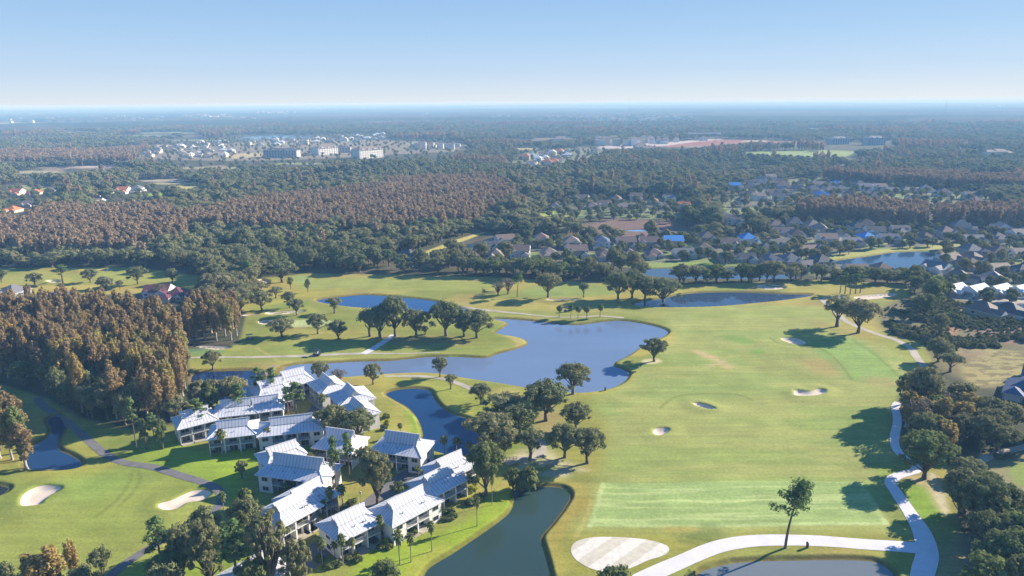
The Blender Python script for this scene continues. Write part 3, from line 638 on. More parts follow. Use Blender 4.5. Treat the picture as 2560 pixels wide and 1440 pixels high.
def palm(seed, H=8., Wd=3.4, nf=26, full=False):
    r = random.Random(seed); b = MB(); lx = r.uniform(-.25, .25)
    b.tube([(0, 0, -.3), (lx*.2, 0, H*.3), (lx*.6, 0, H*.65), (lx, 0, H-Wd*.32)], [.22, .17, .16, .20], 8)
    V = []; Fc = []; var = []
    top = Vector((lx, 0, H-Wd*.34))
    for i in range(nf*(2 if full else 1)):
        a = i*2.399; el = math.radians(80-150*((i % nf)+.5)/nf); L = Wd*.5*r.uniform(.85, 1.1)
        d = Vector((math.cos(a)*math.cos(el), math.sin(a)*math.cos(el), math.sin(el))); side = Vector((-math.sin(a), math.cos(a), 0))
        prev = None
        for k in range(4):
            t = (k+.6)/3.6; c = top+d*L*t+Vector((0, 0, -.42*L*t*t)); w = Wd*.13*(.35, 1.0, 1.1, .25)[k]
            up = Vector((0, 0, .12*L*(k % 2)))
            row = (c-side*w+up*-1, c+Vector((0, 0, w*.3)), c+side*w+up*-1); base = len(V); V += [tuple(p) for p in row]
            if prev is not None:
                for q in (0, 1): Fc.append((prev+q, prev+q+1, base+q+1, base+q)); var.append(r.random())
            prev = base
    me = bpy.data.meshes.new('palm_crown'); me.from_pydata(V, [], Fc)
    at_ = me.attributes.new('leaf_var', 'FLOAT', 'FACE'); at_.data.foreach_set('value', var); me.materials.append(M['palm']); me.update()
    return (b.mesh('palm_trunk', M['ptrunk'], True), me, H, Wd)
def bush(seed, m='bush', ncl=8, nl=420, size=.34):
    r = random.Random(seed); b = MB(); cl = []
    for i in range(ncl):
        a = i*2.4; f = math.sqrt(i/ncl); cl.append((math.cos(a)*f*.75, math.sin(a)*f*.75, r.uniform(.45, .9)*(1.1-.4*f), r.uniform(.35, .5)))
        if i < 4: lim(b, (0, 0, -.1), (math.cos(a)*f*.6, math.sin(a)*f*.6, .6), .06, .02, 1)
    return (b.mesh('bush_stems', M['trunk'], True), leaf_mesh('bush_foliage', cl, nl, size, M[m], seed, core=.7), 1.4, 2.3)
PROTO = {
 'oak': [oak(s, 10, 12, 4600, .40, ncl=44) for s in (1, 2, 3, 4)],
 'round': [oak(s, 11, 12.5, 7500, .40, 'oaklight', low=.20, ncl=38) for s in (11,)],
 'dark': [oak(s, 9, 8.5, 3200, .42, low=.10, ncl=22) for s in (21, 22)],
 'thin': [oak(s, 9, 8, 1900, .38, low=.35, ncl=18) for s in (31, 32)],
 'light': [oak(s, 9, 8, 2800, .4, 'oaklight', low=.2) for s in (41, 42)],
  'big': [oak(s, 17, 15, 15000, .36, low=.16, ncl=64) for s in (12, 13)],
  'airy': [oak(s, 16, 11, 5200, .34, low=.3, ncl=44, bare=True) for s in (14,)],
 'bare': [oak(s, 7, 7, 900, .3, 'bare', low=.2, ncl=16, bare=True) for s in (51,)],
 'cypress': [cypress(s) for s in (61, 62, 63, 64)],
 'gold': [cypress(s, 18, 6.2, 2600, .42, 'cypgold') for s in (71, 72)],
 'pine': [pine(s) for s in (81, 82, 83)],
 'tallpine': [pine(84, 20, 11, 2600, 2.6, .60, 19, .42)],
 'conepine': [pine(85, 15, 9, 2600, 0, .22, 26, .55)],
 'palm': [palm(s) for s in (91, 92, 93)],
 'fullpalm': [palm(s, 5, 4.2, 26, True) for s in (94,)],
 'ballpalm': [palm(95, 7.5, 3.6, 30, True)],
 'bush': [bush(s) for s in (101, 102, 103)], 'goldbush': [bush(104, 'gold')], 'scrub': [bush(s, 'scrub') for s in (105, 106)],
}
KNAME = dict(oak=('oak_tree', 'tree'), round=('broadleaf_tree', 'tree'), dark=('evergreen_tree', 'tree'), thin=('oak_tree', 'tree'), big=('oak_tree', 'tree'), airy=('broadleaf_tree', 'tree'), light=('broadleaf_tree', 'tree'), bare=('bare_tree', 'tree'),
    cypress=('cypress_tree', 'tree'), gold=('cypress_tree', 'tree'), pine=('pine_tree', 'tree'), tallpine=('pine_tree', 'tree'), conepine=('pine_tree', 'tree'),
    palm=('palm_tree', 'palm'), fullpalm=('palm_tree', 'palm'), ballpalm=('palm_tree', 'palm'), bush=('bush', 'bush'), goldbush=('bush', 'bush'), scrub=('bush', 'bush'))
pcount = {}
def tree_at(kind, x, y, h, w, label, group=None, rz=None, z=None):
    pr = PROTO[kind]; i = pcount.get(kind, 0); pcount[kind] = i+1; tr, cr, H, Wd = pr[i % len(pr)]
    nm, cat = KNAME[kind]
    z = float(TZ(x, y)[0]) if z is None else z
    t = thing(nm, label, cat, (float(x), float(y), z), random.uniform(0, 6.28) if rz is None else rz, group)
    t.scale = (w/Wd, w/Wd, h/H)
    link('stems' if cat == 'bush' else 'trunk', tr, t); link('foliage' if cat == 'bush' else 'crown', cr, t)
    return t
used_labels = {}
def T(kind, bx, by, ty, wpx, label, group=None, rz=None):
    x, y = P(bx, by); h = max(.8, height_px(bx, by, ty)*1.0); w = width_px(bx, by, wpx)*(1.12 if kind in ('oak','dark','round','light','thin') else 1)
    return tree_at(kind, x, y, h, w, label, group, rz)
OAKS = [
 ('round',2310,1195,1085,130,'large round green tree at the bend of the concrete path'),
 ('oak',1635,905,850,74,'dark oak on a ring of bare sand at the lake point'),
 ('oak',1432,985,912,95,'tall broad green tree alone on the south shore of the big lake'),
 ('oak',1365,1050,957,125,'massive grey green oak just left of the fairway below the lake'),
 ('dark',1262,1042,990,110,'very dark low oak between the inner pond and the massive oak'),
 ('oak',1300,1085,1016,100,'grey oak amid the cluster by the inner pond'),
 ('oak',1225,1128,1038,125,'broad grey oak overhanging the east bank of the inner pond'),
 ('oak',1262,1145,1070,80,'shorter oak at the front of the inner pond cluster'),
 ('oak',1440,1074,1012,86,'spreading green oak on the fairway side above the matched pair'),
 ('thin',1325,1150,1077,76,'left oak of the row of three where the path forks'),
 ('oak',1412,1144,1067,92,'middle oak of the row of three at the fairway edge'),
 ('oak',1468,1158,1075,100,'right oak of the row of three, drooping with moss, at the fairway edge'),
 ('round',1215,1240,1112,96,'big leaning tree beside the right end of the white roofed row'),
 ('light',1283,1225,1168,48,'round green tree at the head of the near pond'),
 ('oak',1203,1010,960,60,'dark oak on the strip between the lake and the inner pond, beside the tan patch'),
 ('thin',1127,972,936,34,'small thin tree on the strip above the inner pond'),
 ('oak',1100,942,893,45,'slim dark tree standing on the lake south shore path'),
 ('oak',933,960,910,50,'dark round tree by the lake above the white roofs, right of the pair'),
 ('oak',802,955,906,46,'dark tree by the lake, left of the grey bare one'),
 ('bare',847,962,922,50,'grey half bare tree at the lake behind the white roofs'),
 ('oak',532,922,878,50,'lone small oak on the green above the dark pond'),
 ('oak',705,842,800,72,'wide low oak below the pale putting green'),
 ('oak',795,835,787,52,'oak with a clear stem right of the pale putting green'),
 ('dark',846,848,802,50,'dense round tree right of the clear stemmed oak'),
 ('oak',742,788,748,42,'dark tree at the end of the thin curved bunker'),
 ('oak',724,770,730,36,'dark tree just behind the thin curved bunker'),
 ('thin',836,782,744,42,'oak on the south bank of the middle pond'),
 ('thin',925,842,775,62,'leftmost oak of the big island grove'),
 ('oak',950,846,772,92,'wide dark oak at the left of the island grove'),
 ('oak',988,842,744,80,'tallest oak of the island grove'),
 ('oak',1040,842,776,74,'middle oak of the island grove above the path end'),
 ('dark',1063,838,815,18,'little ball shaped tree among the island grove'),
 ('oak',1115,840,756,96,'oak with bare pale limbs in the island grove'),
 ('oak',1160,842,785,70,'low oak right of the bare limbed one in the grove'),
 ('oak',1192,845,778,92,'rightmost oak of the island grove at the lake tip'),
 ('conepine',620,712,655,48,'conical pine at the edge of the woods beside a bunker'),
 ('dark',770,730,697,15,'small spindle shaped tree standing alone on the upper fairway'),
 ('dark',727,722,692,15,'small upright tree at the foot of the big mossy oak'),
 ('oak',706,706,655,86,'big grey mossy oak at the upper left fairway corner'),
 ('thin',690,745,718,40,'little tree left of the orange bank below the mossy oak'),
 ('oak',655,775,728,60,'oak at the right edge of the clubhouse side thicket'),
 ('oak',600,792,722,80,'tall dark oak beside the brown cypresses and the bunkers'),
 ('oak',560,760,690,80,'oak behind the second cypress clump'),
 ('dark',640,745,705,60,'dark oak under the conical pine'),
 ('dark',590,735,690,60,'dark tree left of the conical pine'),
 ('oak',530,700,640,70,'tall oak at the left end of the back woods corner'),
 ('oak',88,712,682,40,'round dark tree on the far left fairway'),
 ('oak',4,706,676,36,'dark tree cut by the left edge of the picture on the far fairway'),
 ('pine',158,708,664,52,'pale feathery pine on the far left fairway'),
 ('oak',226,705,673,40,'dark oak in front of a far bunker'),
 ('dark',264,722,692,42,'dense bush like tree above the brown wood'),
 ('dark',300,722,700,18,'narrow dark shrub tree above the brown wood'),
 ('oak',345,710,667,52,'oak at the right end of the far left fairway'),
 ('oak',432,710,673,32,'round oak right of the maroon roofed house'),
 ('bare',400,740,712,50,'greyish leafless tree in front of the maroon roofed house'),
 ('oak',1370,744,684,68,'wide oak in the middle of the upper fairway'),
 ('thin',1459,744,708,28,'small lone tree right of the wide upper fairway oak'),
 ('oak',1545,748,682,72,'left oak of the dense clump at the far pond'),
 ('dark',1580,745,676,60,'tallest dark oak of the clump at the far pond'),
 ('oak',1612,748,690,70,'middle oak of the clump at the far pond'),
 ('oak',1657,750,690,96,'broad round oak overhanging the far pond'),
 ('dark',1600,700,655,50,'oak standing behind the clump at the far pond'),
 ('bare',1270,735,695,50,'uprooted grey tree crown on the upper fairway'),
 ('bare',1245,738,704,42,'second grey leafless crown beside the uprooted one'),
 ('thin',2092,817,746,76,'left of the two twin oaks beside the cart path'),
 ('oak',2145,834,752,96,'right of the two twin oaks beside the cart path'),
 ('dark',2345,905,850,64,'dense dark tree where the cart path enters the east wood'),
 ('oak',2345,850,785,46,'tall tree rising out of the east scrub'),
 ('light',2330,770,700,60,'pale grey green tree at the edge of the houses'),
 ('dark',2285,735,690,44,'dark tree behind the long bunker at the east end'),
 ('oak',2310,795,735,66,'broad tree in the east scrub below the houses'),
 ('dark',2260,1010,935,50,'tree at the left front of the east wood by the path end'),
 ('oak',2300,1040,922,90,'tall grey oak at the front of the east wood'),
 ('thin',2375,930,885,60,'pale tree above the east wood'),
 ('big',2445,1330,1188,130,'large grey green tree right of the concrete path junction'),
 ('oak',2395,1290,1215,70,'tree behind the large grey green one at the junction'),
 ('big',2510,1392,1292,120,'broad oak at the right edge near the bottom corner'),
 ('light',2500,1440,1345,95,'silvery tree at the bottom right corner'),
 ('oak',2560,1470,1370,110,'oak cut off by the bottom right corner of the picture'),
 ('dark',2420,1195,1150,80,'dark bushy tree right of the big round tree'),
 ('palm',2448,1150,1098,18,'lone thin palm in front of the east wood'),
 ('light',2545,1350,1285,60,'tree cut by the right edge above the corner oak'),
 # round the white roofs
 ('oak',835,1102,1015,86,'left oak hiding the end of the long front terrace'),
 ('oak',895,1106,1030,96,'right oak behind the blue shaded roof'),
 ('dark',800,1082,1045,40,'small oak leaning over the long front terrace'),
 ('big',945,1262,1128,98,'big oak in the inner courtyard between the two rows'),
 ('thin',915,1200,1120,60,'thin tree behind the courtyard oak'),
 ('light',1000,1265,1205,34,'small rounded tree in front of the courtyard oak'),
 ('light',732,1237,1198,54,'small green tree against the blue shaded front roof'),
 ('dark',606,1196,1153,30,'small dark tree at the corner of the two storey building'),
 ('oak',580,1010,945,84,'oak beside the dark pond behind the roofs'),
 ('dark',543,1015,955,60,'dark tree left of the oak by the dark pond'),
 ('pine',605,1055,960,56,'pine growing in front of the second row of roofs'),
 ('light',490,1020,960,42,'bright small tree between the cypress wood and the roofs'),
 ('dark',525,1028,990,26,'ball shaped tree by the low roof'),
 ('pine',500,1085,1000,58,'dark pine over the leftmost white roof'),
 ('pine',652,1012,922,46,'left of the two tall pines over the back roofs'),
 ('pine',686,1008,920,44,'right of the two tall pines over the back roofs'),
 ('pine',742,1046,960,60,'broad pine at the courtyard between the back roofs'),
 ('pine',722,1040,968,44,'slim pine left of the broad courtyard pine'),
 ('pine',842,1235,1096,44,'very tall thin pine between the two centre roofs'),
 ('pine',874,1196,1090,52,'bright topped tall pine over the half hidden roof'),
 ('light',800,1150,1110,60,'low tree in front of the half hidden roof'),
 ('pine',412,1462,1302,86,'tall pine at the bottom left corner of the lawns'),
 ('oak',462,1455,1318,76,'oak behind the tall pine at the bottom'),
 ('big',528,1470,1300,110,'dark dense tree at the bottom in front of the hidden roof'),
 ('pine',600,1500,1310,110,'dark pine at the bottom beside the hidden roof'),
 ('airy',682,1500,1272,125,'tall airy tree with white roofs showing through its crown'),
 ('big',748,1490,1345,90,'oak left of the near building end at the bottom'),
 ('light',640,1520,1400,90,'low leafy tree at the bottom under the huge oak'),
 ('gold',142,1490,1362,84,'russet crowned cypress at the bottom left'),
 ('gold',190,1455,1345,44,'tallest russet cypress at the bottom left'),
 ('gold',95,1500,1385,84,'broad golden cypress at the bottom left'),
 ('thin',262,1465,1372,56,'small dark open tree at the bottom left'),
 ('dark',18,1490,1412,56,'dark tree top at the bottom left corner'),
 ('dark',215,1500,1415,70,'low dark foliage between the russet trees'),
 ('light',968,1490,1402,74,'treetop at the bottom edge under the near lawn'),
 ('light',1540,1520,1424,104,'treetop at the bottom edge under the sanded green'),
 ('pine',342,1122,1003,40,'leftmost slender tree at the end of the cypress wood'),
 ('light',366,1124,1048,28,'short second slender tree at the end of the cypress wood'),
 ('pine',390,1124,1036,40,'third slender tree at the end of the cypress wood'),
 ('light',408,1122,1046,30,'rightmost slender tree at the end of the cypress wood'),
 ('dark',455,935,870,46,'dark evergreen at the foot of the brown cypresses by the green'),
 ('light',60,965,905,60,'yellow green tree at the lower left of the cypress wood'),
 ('bush',615,1275,1220,36,'broad leafy shrub palm on the lawn left of the centre building'),
]
for a in OAKS: T(*a)
T('tallpine', 1963, 1370, 1217, 112, 'lone tall leaning pine between the concrete path and the corner pond', rz=R(5))
T('tallpine', 1293, 742, 682, 34, 'thin leaning pine beside the uprooted crown on the upper fairway', rz=R(10))
for i, (x, b_, t_, w) in enumerate([(1398,794,764,16),(1427,797,762,11),(1445,797,765,15),(1467,798,766,16),(1500,793,760,15)]):
    T('ballpalm', x, b_, t_, w*1.15, ('leftmost','second from the left','middle','second from the right','rightmost')[i]+' of the five ball headed palms on the lake shore', 'ball headed palms in a row on the lake shore')
PALMS = [(1080,1378,1300,22,'palm on the near lawn in front of the middle of the near building'),(1028,1405,1330,24,'right palm of the pair on the lawn at the near building'),(1000,1410,1322,30,'left palm of the lawn pair at the near building'),
 (1193,1315,1237,20,'tall thin palm alone on the lawn close to the pond'),(1230,1262,1180,14,'thin palm under the big leaning tree'),(807,1412,1343,28,'leftmost palm before the end wall of the near building'),(858,1410,1332,26,'tall palm at the corner of the near building end'),
 (838,1400,1352,22,'short palm between two taller ones at the near end wall'),(883,1395,1340,22,'palm beside the recessed entrance of the near building'),(953,1358,1284,22,'palm in the notch of the near building'),(830,1298,1215,26,'tall palm at the right end of the centre building'),
 (858,1272,1210,28,'palm in front of the courtyard oak'),(812,1305,1248,20,'slim palm over the lower left building'),(756,1330,1290,26,'palm leaning on the lower left roof'),(805,1312,1280,22,'small palm by the lower left balcony'),
 (1111,1142,1088,24,'left palm of two between blue roof and inner pond'),(1141,1130,1086,26,'right palm of the pair between blue roof and inner pond'),(1175,1140,1105,24,'palm behind the end of the shaded roof'),(1046,1192,1165,24,'small palm at the street corner by the blue roof'),
 (557,1140,1074,30,'left palm in front of the long front terrace'),(674,1122,1070,28,'right palm in front of the long front terrace'),(1002,1093,1057,16,'small thin palm on the lawn by the inner pond'),(806,1038,980,26,'palm at the angled white roofs'),
 (652,1062,1040,24,'short palm at the wall of the second row'),(562,1294,1228,22,'palm on the lawn near the path bend'),(705,1012,965,24,'palm among the tall pines'),(455,1092,1060,26,'palm in front of the leftmost white roof'),
 (640,1050,1022,18,'small palm over the second row roof'),(780,1185,1130,20,'palm behind the blue shaded centre roof'),(985,1150,1160,10,'palm'),(2205,1,1,1,'x')]
for x, b_, t_, w, l in PALMS[:-2]: T('palm', x, b_, t_, w*1.05, l)
T('fullpalm', 1322, 1222, 1155, 52, 'clump of leafy palms at the head of the near pond')
T('fullpalm', 1300, 1222, 1168, 40, 'shorter leafy palm clump at the left bank of the near pond head')
T('fullpalm', 615, 1270, 1220, 40, 'stocky palm with a wide head on the shaded lawn')
T('fullpalm', 612, 1300, 1255, 26, 'short yellowish palm below the stocky one')
for i, (x, b_) in enumerate([(2100,733),(2112,735),(2125,736),(2138,735),(2150,733)]):
    T('pine', x, b_, 690-(i % 2)*4, 30, 'tree of the multi stemmed grove in front of the long bunker', 'grove of slim trees in front of the long bunker')

# bushes round the buildings: (x, y, width m, height m, kind, label)
BUSH = [(1107,1292,3.2,1.7,'bush','large clipped bush right of the near building'),(1125,1285,3,1.5,'bush','clipped bush behind the large one'),(1132,1295,3,1.5,'bush','clipped bush at the right of the bed'),(1115,1300,2.6,1.3,'bush','clipped bush at the front of the bed'),
 (966,1362,2.8,1.8,'goldbush','bright yellow bush on the near lawn'),(953,1372,2.4,1.5,'bush','dark bush left of the yellow one'),(974,1370,2.2,1.3,'bush','dark bush in front of the yellow one'),(1010,1345,2.6,1.6,'bush','bush at the foot of the lawn palms'),
 (1035,1332,2.4,1.4,'bush','hedge bush along the near patio'),(985,1340,2.8,1.5,'bush','hedge bush in the notch of the near building'),(930,1355,2.4,1.3,'bush','bush beside the near patio'),(890,1392,2.2,1.3,'goldbush','small yellow bush by the entrance'),
 (897,1402,2.4,1.4,'bush','round dark bush on the lawn corner'),(870,1400,2.4,1.6,'bush','bush before the near end wall'),(845,1412,2.6,1.5,'bush','bush left of the near end wall palms'),(820,1420,2.8,1.5,'bush','bush at the bottom of the near building'),
 (800,1400,2.4,1.5,'bush','bush under the leftmost end wall palm'),(965,1045,2.8,1.8,'bush','dark low bush at the end of the angled roof'),(968,1063,2.2,2,'goldbush','bright round bush at the end of the angled roof'),(962,1075,2.6,1.5,'bush','bush below the bright round one'),
 (540,1128,2.6,1.3,'bush','left hedge bush before the long front terrace'),(650,1128,3,1.4,'bush','right hedge bush before the long front terrace'),(535,1130,2.4,1.2,'bush','low bush left of the terrace palm'),(583,1120,2.4,1.2,'bush','bush between the terrace modules'),
 (620,1240,2.6,1.5,'goldbush','yellowish bush on the shaded lawn'),(665,1222,2.4,1.4,'bush','bush at the wall of the centre building'),(1175,1262,3,1.6,'bush','bush at the foot of the big leaning tree'),(1200,1248,2.6,1.5,'bush','second bush at the foot of the big leaning tree'),
 (880,1262,3,1.8,'bush','leafy bush beside the inner street'),(860,1280,2.6,1.5,'bush','bush on the inner street corner'),(900,1275,2.6,1.5,'light','low tree along the inner street'),(1180,1230,3,1.7,'goldbush','yellow shrub at the shaded roof end')]
for x, y, w, h, k, l in BUSH:
    p = P(x, y); tree_at(k, p[0], p[1], h, w*1.15, l)
# ------------------------------------------------------------------ white roofed two storey buildings
def roofmat(name, c, c2, pitch=.62):
    m = mat(name, c, .7, .08); nt = m.node_tree; b = nt.nodes['Principled BSDF']
    uv = nt.nodes.new('ShaderNodeUVMap'); sx = nt.nodes.new('ShaderNodeSeparateXYZ'); nt.links.new(uv.outputs[0], sx.inputs[0])
    a = nt.nodes.new('ShaderNodeMath'); a.operation = 'MULTIPLY'; a.inputs[1].default_value = 1/pitch; nt.links.new(sx.outputs[0], a.inputs[0])
    f = nt.nodes.new('ShaderNodeMath'); f.operation = 'FRACT'; nt.links.new(a.outputs[0], f.inputs[0])
    g_ = nt.nodes.new('ShaderNodeMath'); g_.operation = 'GREATER_THAN'; g_.inputs[1].default_value = .72; nt.links.new(f.outputs[0], g_.inputs[0])
    mx = nt.nodes.new('ShaderNodeMixRGB'); mx.inputs[1].default_value = (*c, 1); mx.inputs[2].default_value = (*c2, 1); nt.links.new(g_.outputs[0], mx.inputs[0])
    tc = nt.nodes.new('ShaderNodeTexCoord'); n = nt.nodes.new('ShaderNodeTexNoise'); n.inputs['Scale'].default_value = .35; n.inputs['Detail'].default_value = 5
    nt.links.new(tc.outputs['Object'], n.inputs['Vector']); mr = nt.nodes.new('ShaderNodeMapRange'); mr.inputs['From Min'].default_value = .3; mr.inputs['From Max'].default_value = .7; mr.inputs['To Min'].default_value = .9; mr.inputs['To Max'].default_value = 1.05
    nt.links.new(n.outputs['Fac'], mr.inputs['Value']); vs = nt.nodes.new('ShaderNodeVectorMath'); vs.operation = 'SCALE'; nt.links.new(mx.outputs[0], vs.inputs[0]); nt.links.new(mr.outputs[0], vs.inputs['Scale']); nt.links.new(vs.outputs[0], b.inputs['Base Color'])
    return m
M['metalroof'] = roofmat('white_metal_roof', (.54,.54,.555), (.38,.38,.42), .95)
M['rail'] = mat('grey_railing', (.30,.29,.28), .6)
EAVE = 5.4
def slope_face(b, pts, mi, edge):
    """pts 3D; seams run uphill: u measured along the eave direction"""
    e = Vector(edge).normalized(); b.face(pts, mi, [(Vector(p).dot(e), p[2]) for p in pts])
def dutch_roof(L, W, fl=.52, up=2.0, seed=0):
    b = MB(); hx, hy = L/2, W/2; z0 = EAVE; a = hx*fl; w1 = W*.13; zb = z0+(hy-w1)*.37; zr = zb+up
    t = .22
    E = [(-hx,-hy,z0),(hx,-hy,z0),(hx,hy,z0),(-hx,hy,z0)]; B = [(-a,-w1,zb),(a,-w1,zb),(a,w1,zb),(-a,w1,zb)]
    slope_face(b, [E[0],E[1],B[1],B[0]], 0, (1,0,0)); slope_face(b, [E[2],E[3],B[3],B[2]], 0, (1,0,0))
    slope_face(b, [E[1],E[2],B[2],B[1]], 0, (0,1,0)); slope_face(b, [E[3],E[0],B[0],B[3]], 0, (0,1,0))
    r0, r1 = (-a-.7, 0, zr), (a+.7, 0, zr); o = .25
    slope_face(b, [(-a-.15,-w1-o,zb-.05+.12),(a+.15,-w1-o,zb+.07),r1,r0], 0, (1,0,0))
    slope_face(b, [(a+.15,w1+o,zb+.07),(-a-.15,w1+o,zb+.07),r0,r1], 0, (1,0,0))
    b.face([(a,-w1,zb),(a,w1,zb),(a,0,zr-.05)], 1); b.face([(-a,w1,zb),(-a,-w1,zb),(-a,0,zr-.05)], 1)
    # flared barge boards and hip caps
    for s in (1, -1):
        for q in (1, -1): b.tube([(s*(a+.25), q*(w1+.3), zb+.05), (s*(a+.45), q*w1*.45, zb+up*.42), (s*(a+.8), 0, zr+.1)], [.10,.09,.09], 4, 1)
        for q in (1, -1): b.tube([(s*a, q*w1, zb+.06), (s*hx, q*hy, z0+.05)], [.10,.10], 4, 1)
    b.tube([(-a-.8,0,zr+.05),(a+.8,0,zr+.05)], [.13,.13], 4, 1)
    # fascia and soffit
    b.box(-hx-.02, hx+.02, -hy-.06, -hy+.02, z0-t, z0+.01, 1); b.box(-hx-.02, hx+.02, hy-.02, hy+.06, z0-t, z0+.01, 1)
    b.box(hx-.02, hx+.06, -hy, hy, z0-t+.003, z0+.013, 1); b.box(-hx-.06, -hx+.02, -hy, hy, z0-t+.003, z0+.013, 1)
    b.face([(-hx,-hy,z0-.12),(-hx,hy,z0-.12),(hx,hy,z0-.12),(hx,-hy,z0-.12)], 1)
    rr_ = random.Random(seed)
    for k in range(3):   # small vent pipes
        x = rr_.uniform(-a, a); y = -hy*.62; z = z0+(hy-abs(y))*.37; b.tube([(x,y,z-.1),(x,y,z+.5)], [.12,.12], 6, 2)
    return b.mesh('roof', [M['metalroof'], M['trim'], M['rail']])
win_b = MB()
win_b.box(-.95, .95, -.05, .02, -.65, .65, 0); win_b.box(-.83, -.04, -.075, -.05, -.54, .54, 1); win_b.box(.04, .83, -.075, -.05, -.54, .54, 1)
WIN = win_b.mesh('window', [M['trim'], M['glass']])
sd_b = MB(); sd_b.box(-1.15, 1.15, -.06, .02, 0, 2.15, 0); sd_b.box(-1.05, -.04, -.085, -.06, .08, 2.05, 1); sd_b.box(.04, 1.05, -.085, -.06, .08, 2.05, 1)
SLIDE = sd_b.mesh('sliding_door', [M['trim'], M['glass']])
def rail_mesh(w):
    b = MB(); b.box(-w/2, w/2, -.03, .03, .95, 1.03, 0)
    n = int(w/.28)
    for i in range(n+1): x = -w/2+w*i/n; b.box(x-.022, x+.022, -.02, .02, 0, .95, 0)
    return b.mesh('railing', M['rail'])
RAIL = rail_mesh(3.2)
def module(root, ox, oy, L, W, rz, seed, both=True, fl=.52, up=2.0):
    """one wing of a building, its parts parented to root; ox, oy, rz in world, root at origin rotation 0"""
    r = random.Random(seed); M0 = Matrix.Translation((ox-root.location.x, oy-root.location.y, 0)) @ Matrix.Rotation(rz, 4, 'Z')
    def put(name, me, x=0, y=0, z=0, a=0):
        o = link(name, me, root); o.matrix_local = M0 @ Matrix.Translation((x, y, z)) @ Matrix.Rotation(a, 4, 'Z'); return o
    ins = .6; lx, ly = L/2-ins, W/2-ins; n = max(2, round(2*lx/3.9)); bw = 2*lx/n; dep = 1.7
    kinds = [('w' if (i in (0, n-1) and n > 3) or (n > 5 and i % 3 == 0) or n <= 2 and i == 0 else 'b') for i in range(n)]
    outline = []
    def side(sgn, rev):
        pts = []
        for i in range(n):
            x0, x1 = -lx+bw*i, -lx+bw*(i+1)
            if kinds[i] == 'b' and (both or sgn < 0): pts += [(x0+.18, ly), (x0+.18, ly-dep), (x1-.18, ly-dep), (x1-.18, ly)]
        return [(x, sgn*y) for x, y in (pts[::-1] if rev else pts)]
    outline = [(-lx, -ly)]+side(-1, False)+[(lx, -ly), (lx, ly)]+side(1, True)+[(-lx, ly)]
    b = MB(); m_ = len(outline); top = EAVE-.1
    for i in range(m_):
        p, q = outline[i], outline[(i+1) % m_]; b.face([(*p, -.3), (*q, -.3), (*q, top), (*p, top)])
    put('wall', b.mesh('wall', M['wall']))
    put('roof', dutch_roof(L, W, fl, up, seed))
    sl_ = MB(); pf = MB()
    for s in ((-1, 1) if both else (-1,)):
        for i in range(n):
            xc = -lx+bw*(i+.5); a = 0 if s < 0 else math.pi
            if kinds[i] == 'w':
                put('window', WIN, xc, s*ly, 1.35, a); put('window', WIN, xc, s*ly, 4.1, a)
            else:
                y0, y1 = sorted((s*(ly-dep+.05), s*(ly+.12)))
                sl_.box(xc-bw/2+.2, xc+bw/2-.2, y0, y1, 2.55, 2.78); pf.box(xc-bw/2+.2, xc+bw/2-.2, min(y0, s*(ly+1.2)), max(y1, s*(ly+1.2)), -.2, .06)
                put('sliding_door', SLIDE, xc, s*(ly-dep), .06, a); put('sliding_door', SLIDE, xc, s*(ly-dep), 2.8, a)
                o = put('railing', RAIL, xc, s*(ly+.02), 2.78, a); o.scale = ((bw-.5)/3.2, 1, 1)
    if sl_.f: put('balcony_floor', sl_.mesh('balcony_floor', M['trim'])); put('patio', pf.mesh('patio', M['oldpath']))
    for s in (-1, 1):
        for y in ((-ly*.5, ly*.5) if W > 11 else (ly*.1,)):
            for z in (1.35, 4.1): put('window', WIN, s*lx, y, z, math.pi/2*s)
def wing_from(Cn, An, Bn, ext=0.):
    c, a, b = (P(*q, EAVE) for q in (Cn, An, Bn)); d = a-c; L = np.linalg.norm(d); d /= L; nrm = np.array([-d[1], d[0]])
    wd = (b-c) @ nrm
    if wd < 0: nrm = -nrm; wd = -wd
    sh = 0
    ctr = c+d*(L/2)+nrm*(wd/2); return ctr[0], ctr[1], L, wd, math.atan2(d[1], d[0]), nrm
COMPLEX = [
 ('near two part building beside the pond, nearest to the camera', [((851,1357),(955,1305),(775,1335)), ((981,1320),(1111,1251),(893,1294))]),
 ('building with tree shadow on its roof, behind the near one', [((1078,1247),(1176,1196),(969,1239)), ((1112,1204),(1196,1163),(1056,1177))]),
 ('lower left building partly hidden by the bottom trees', [((722,1311),(794,1272),(609,1294)), ((765,1283),(842,1239),(650,1264))]),
 ('centre building with a wide blue shaded roof slope', [((810,1211),(636,1187),(881,1180)), ((667,1173),(775,1138),(605,1161))]),
 ('building with a shaded roof beside the inner pond', [((1054,1146),(922,1127),(1107,1121))]),
 ('small roof half hidden behind the bright pine', [((880,1135),(777,1119),(925,1108))]),
 ('long front terrace facing the west lawn', [((514,1101),(641,1086),(500,1080)), ((640,1094),(812,1074),(624,1070))]),
 ('second row building behind the long front terrace', [((527,1046),(645,1033),(515,1022)), ((632,1034),(692,1026),(622,1009))]),
 ('leftmost white roofed building beside the cypress wood', [((456,1072),(535,1052),(426,1046))]),
 ('back building at the dark pond, behind the tall pines', [((720,968),(774,955),(690,940)), ((655,1002),(728,985),(612,968))]),
 ('angled building at the top right whose roofs step down to the lawn', [((802,988),(766,957),(872,977)), ((846,1017),(820,987),(957,1011)), ((872,1050),(842,1022),(961,1045))]),
 ('hidden building under the bottom trees with a white balcony', [((640,1475),(700,1440),(560,1440))]),
]
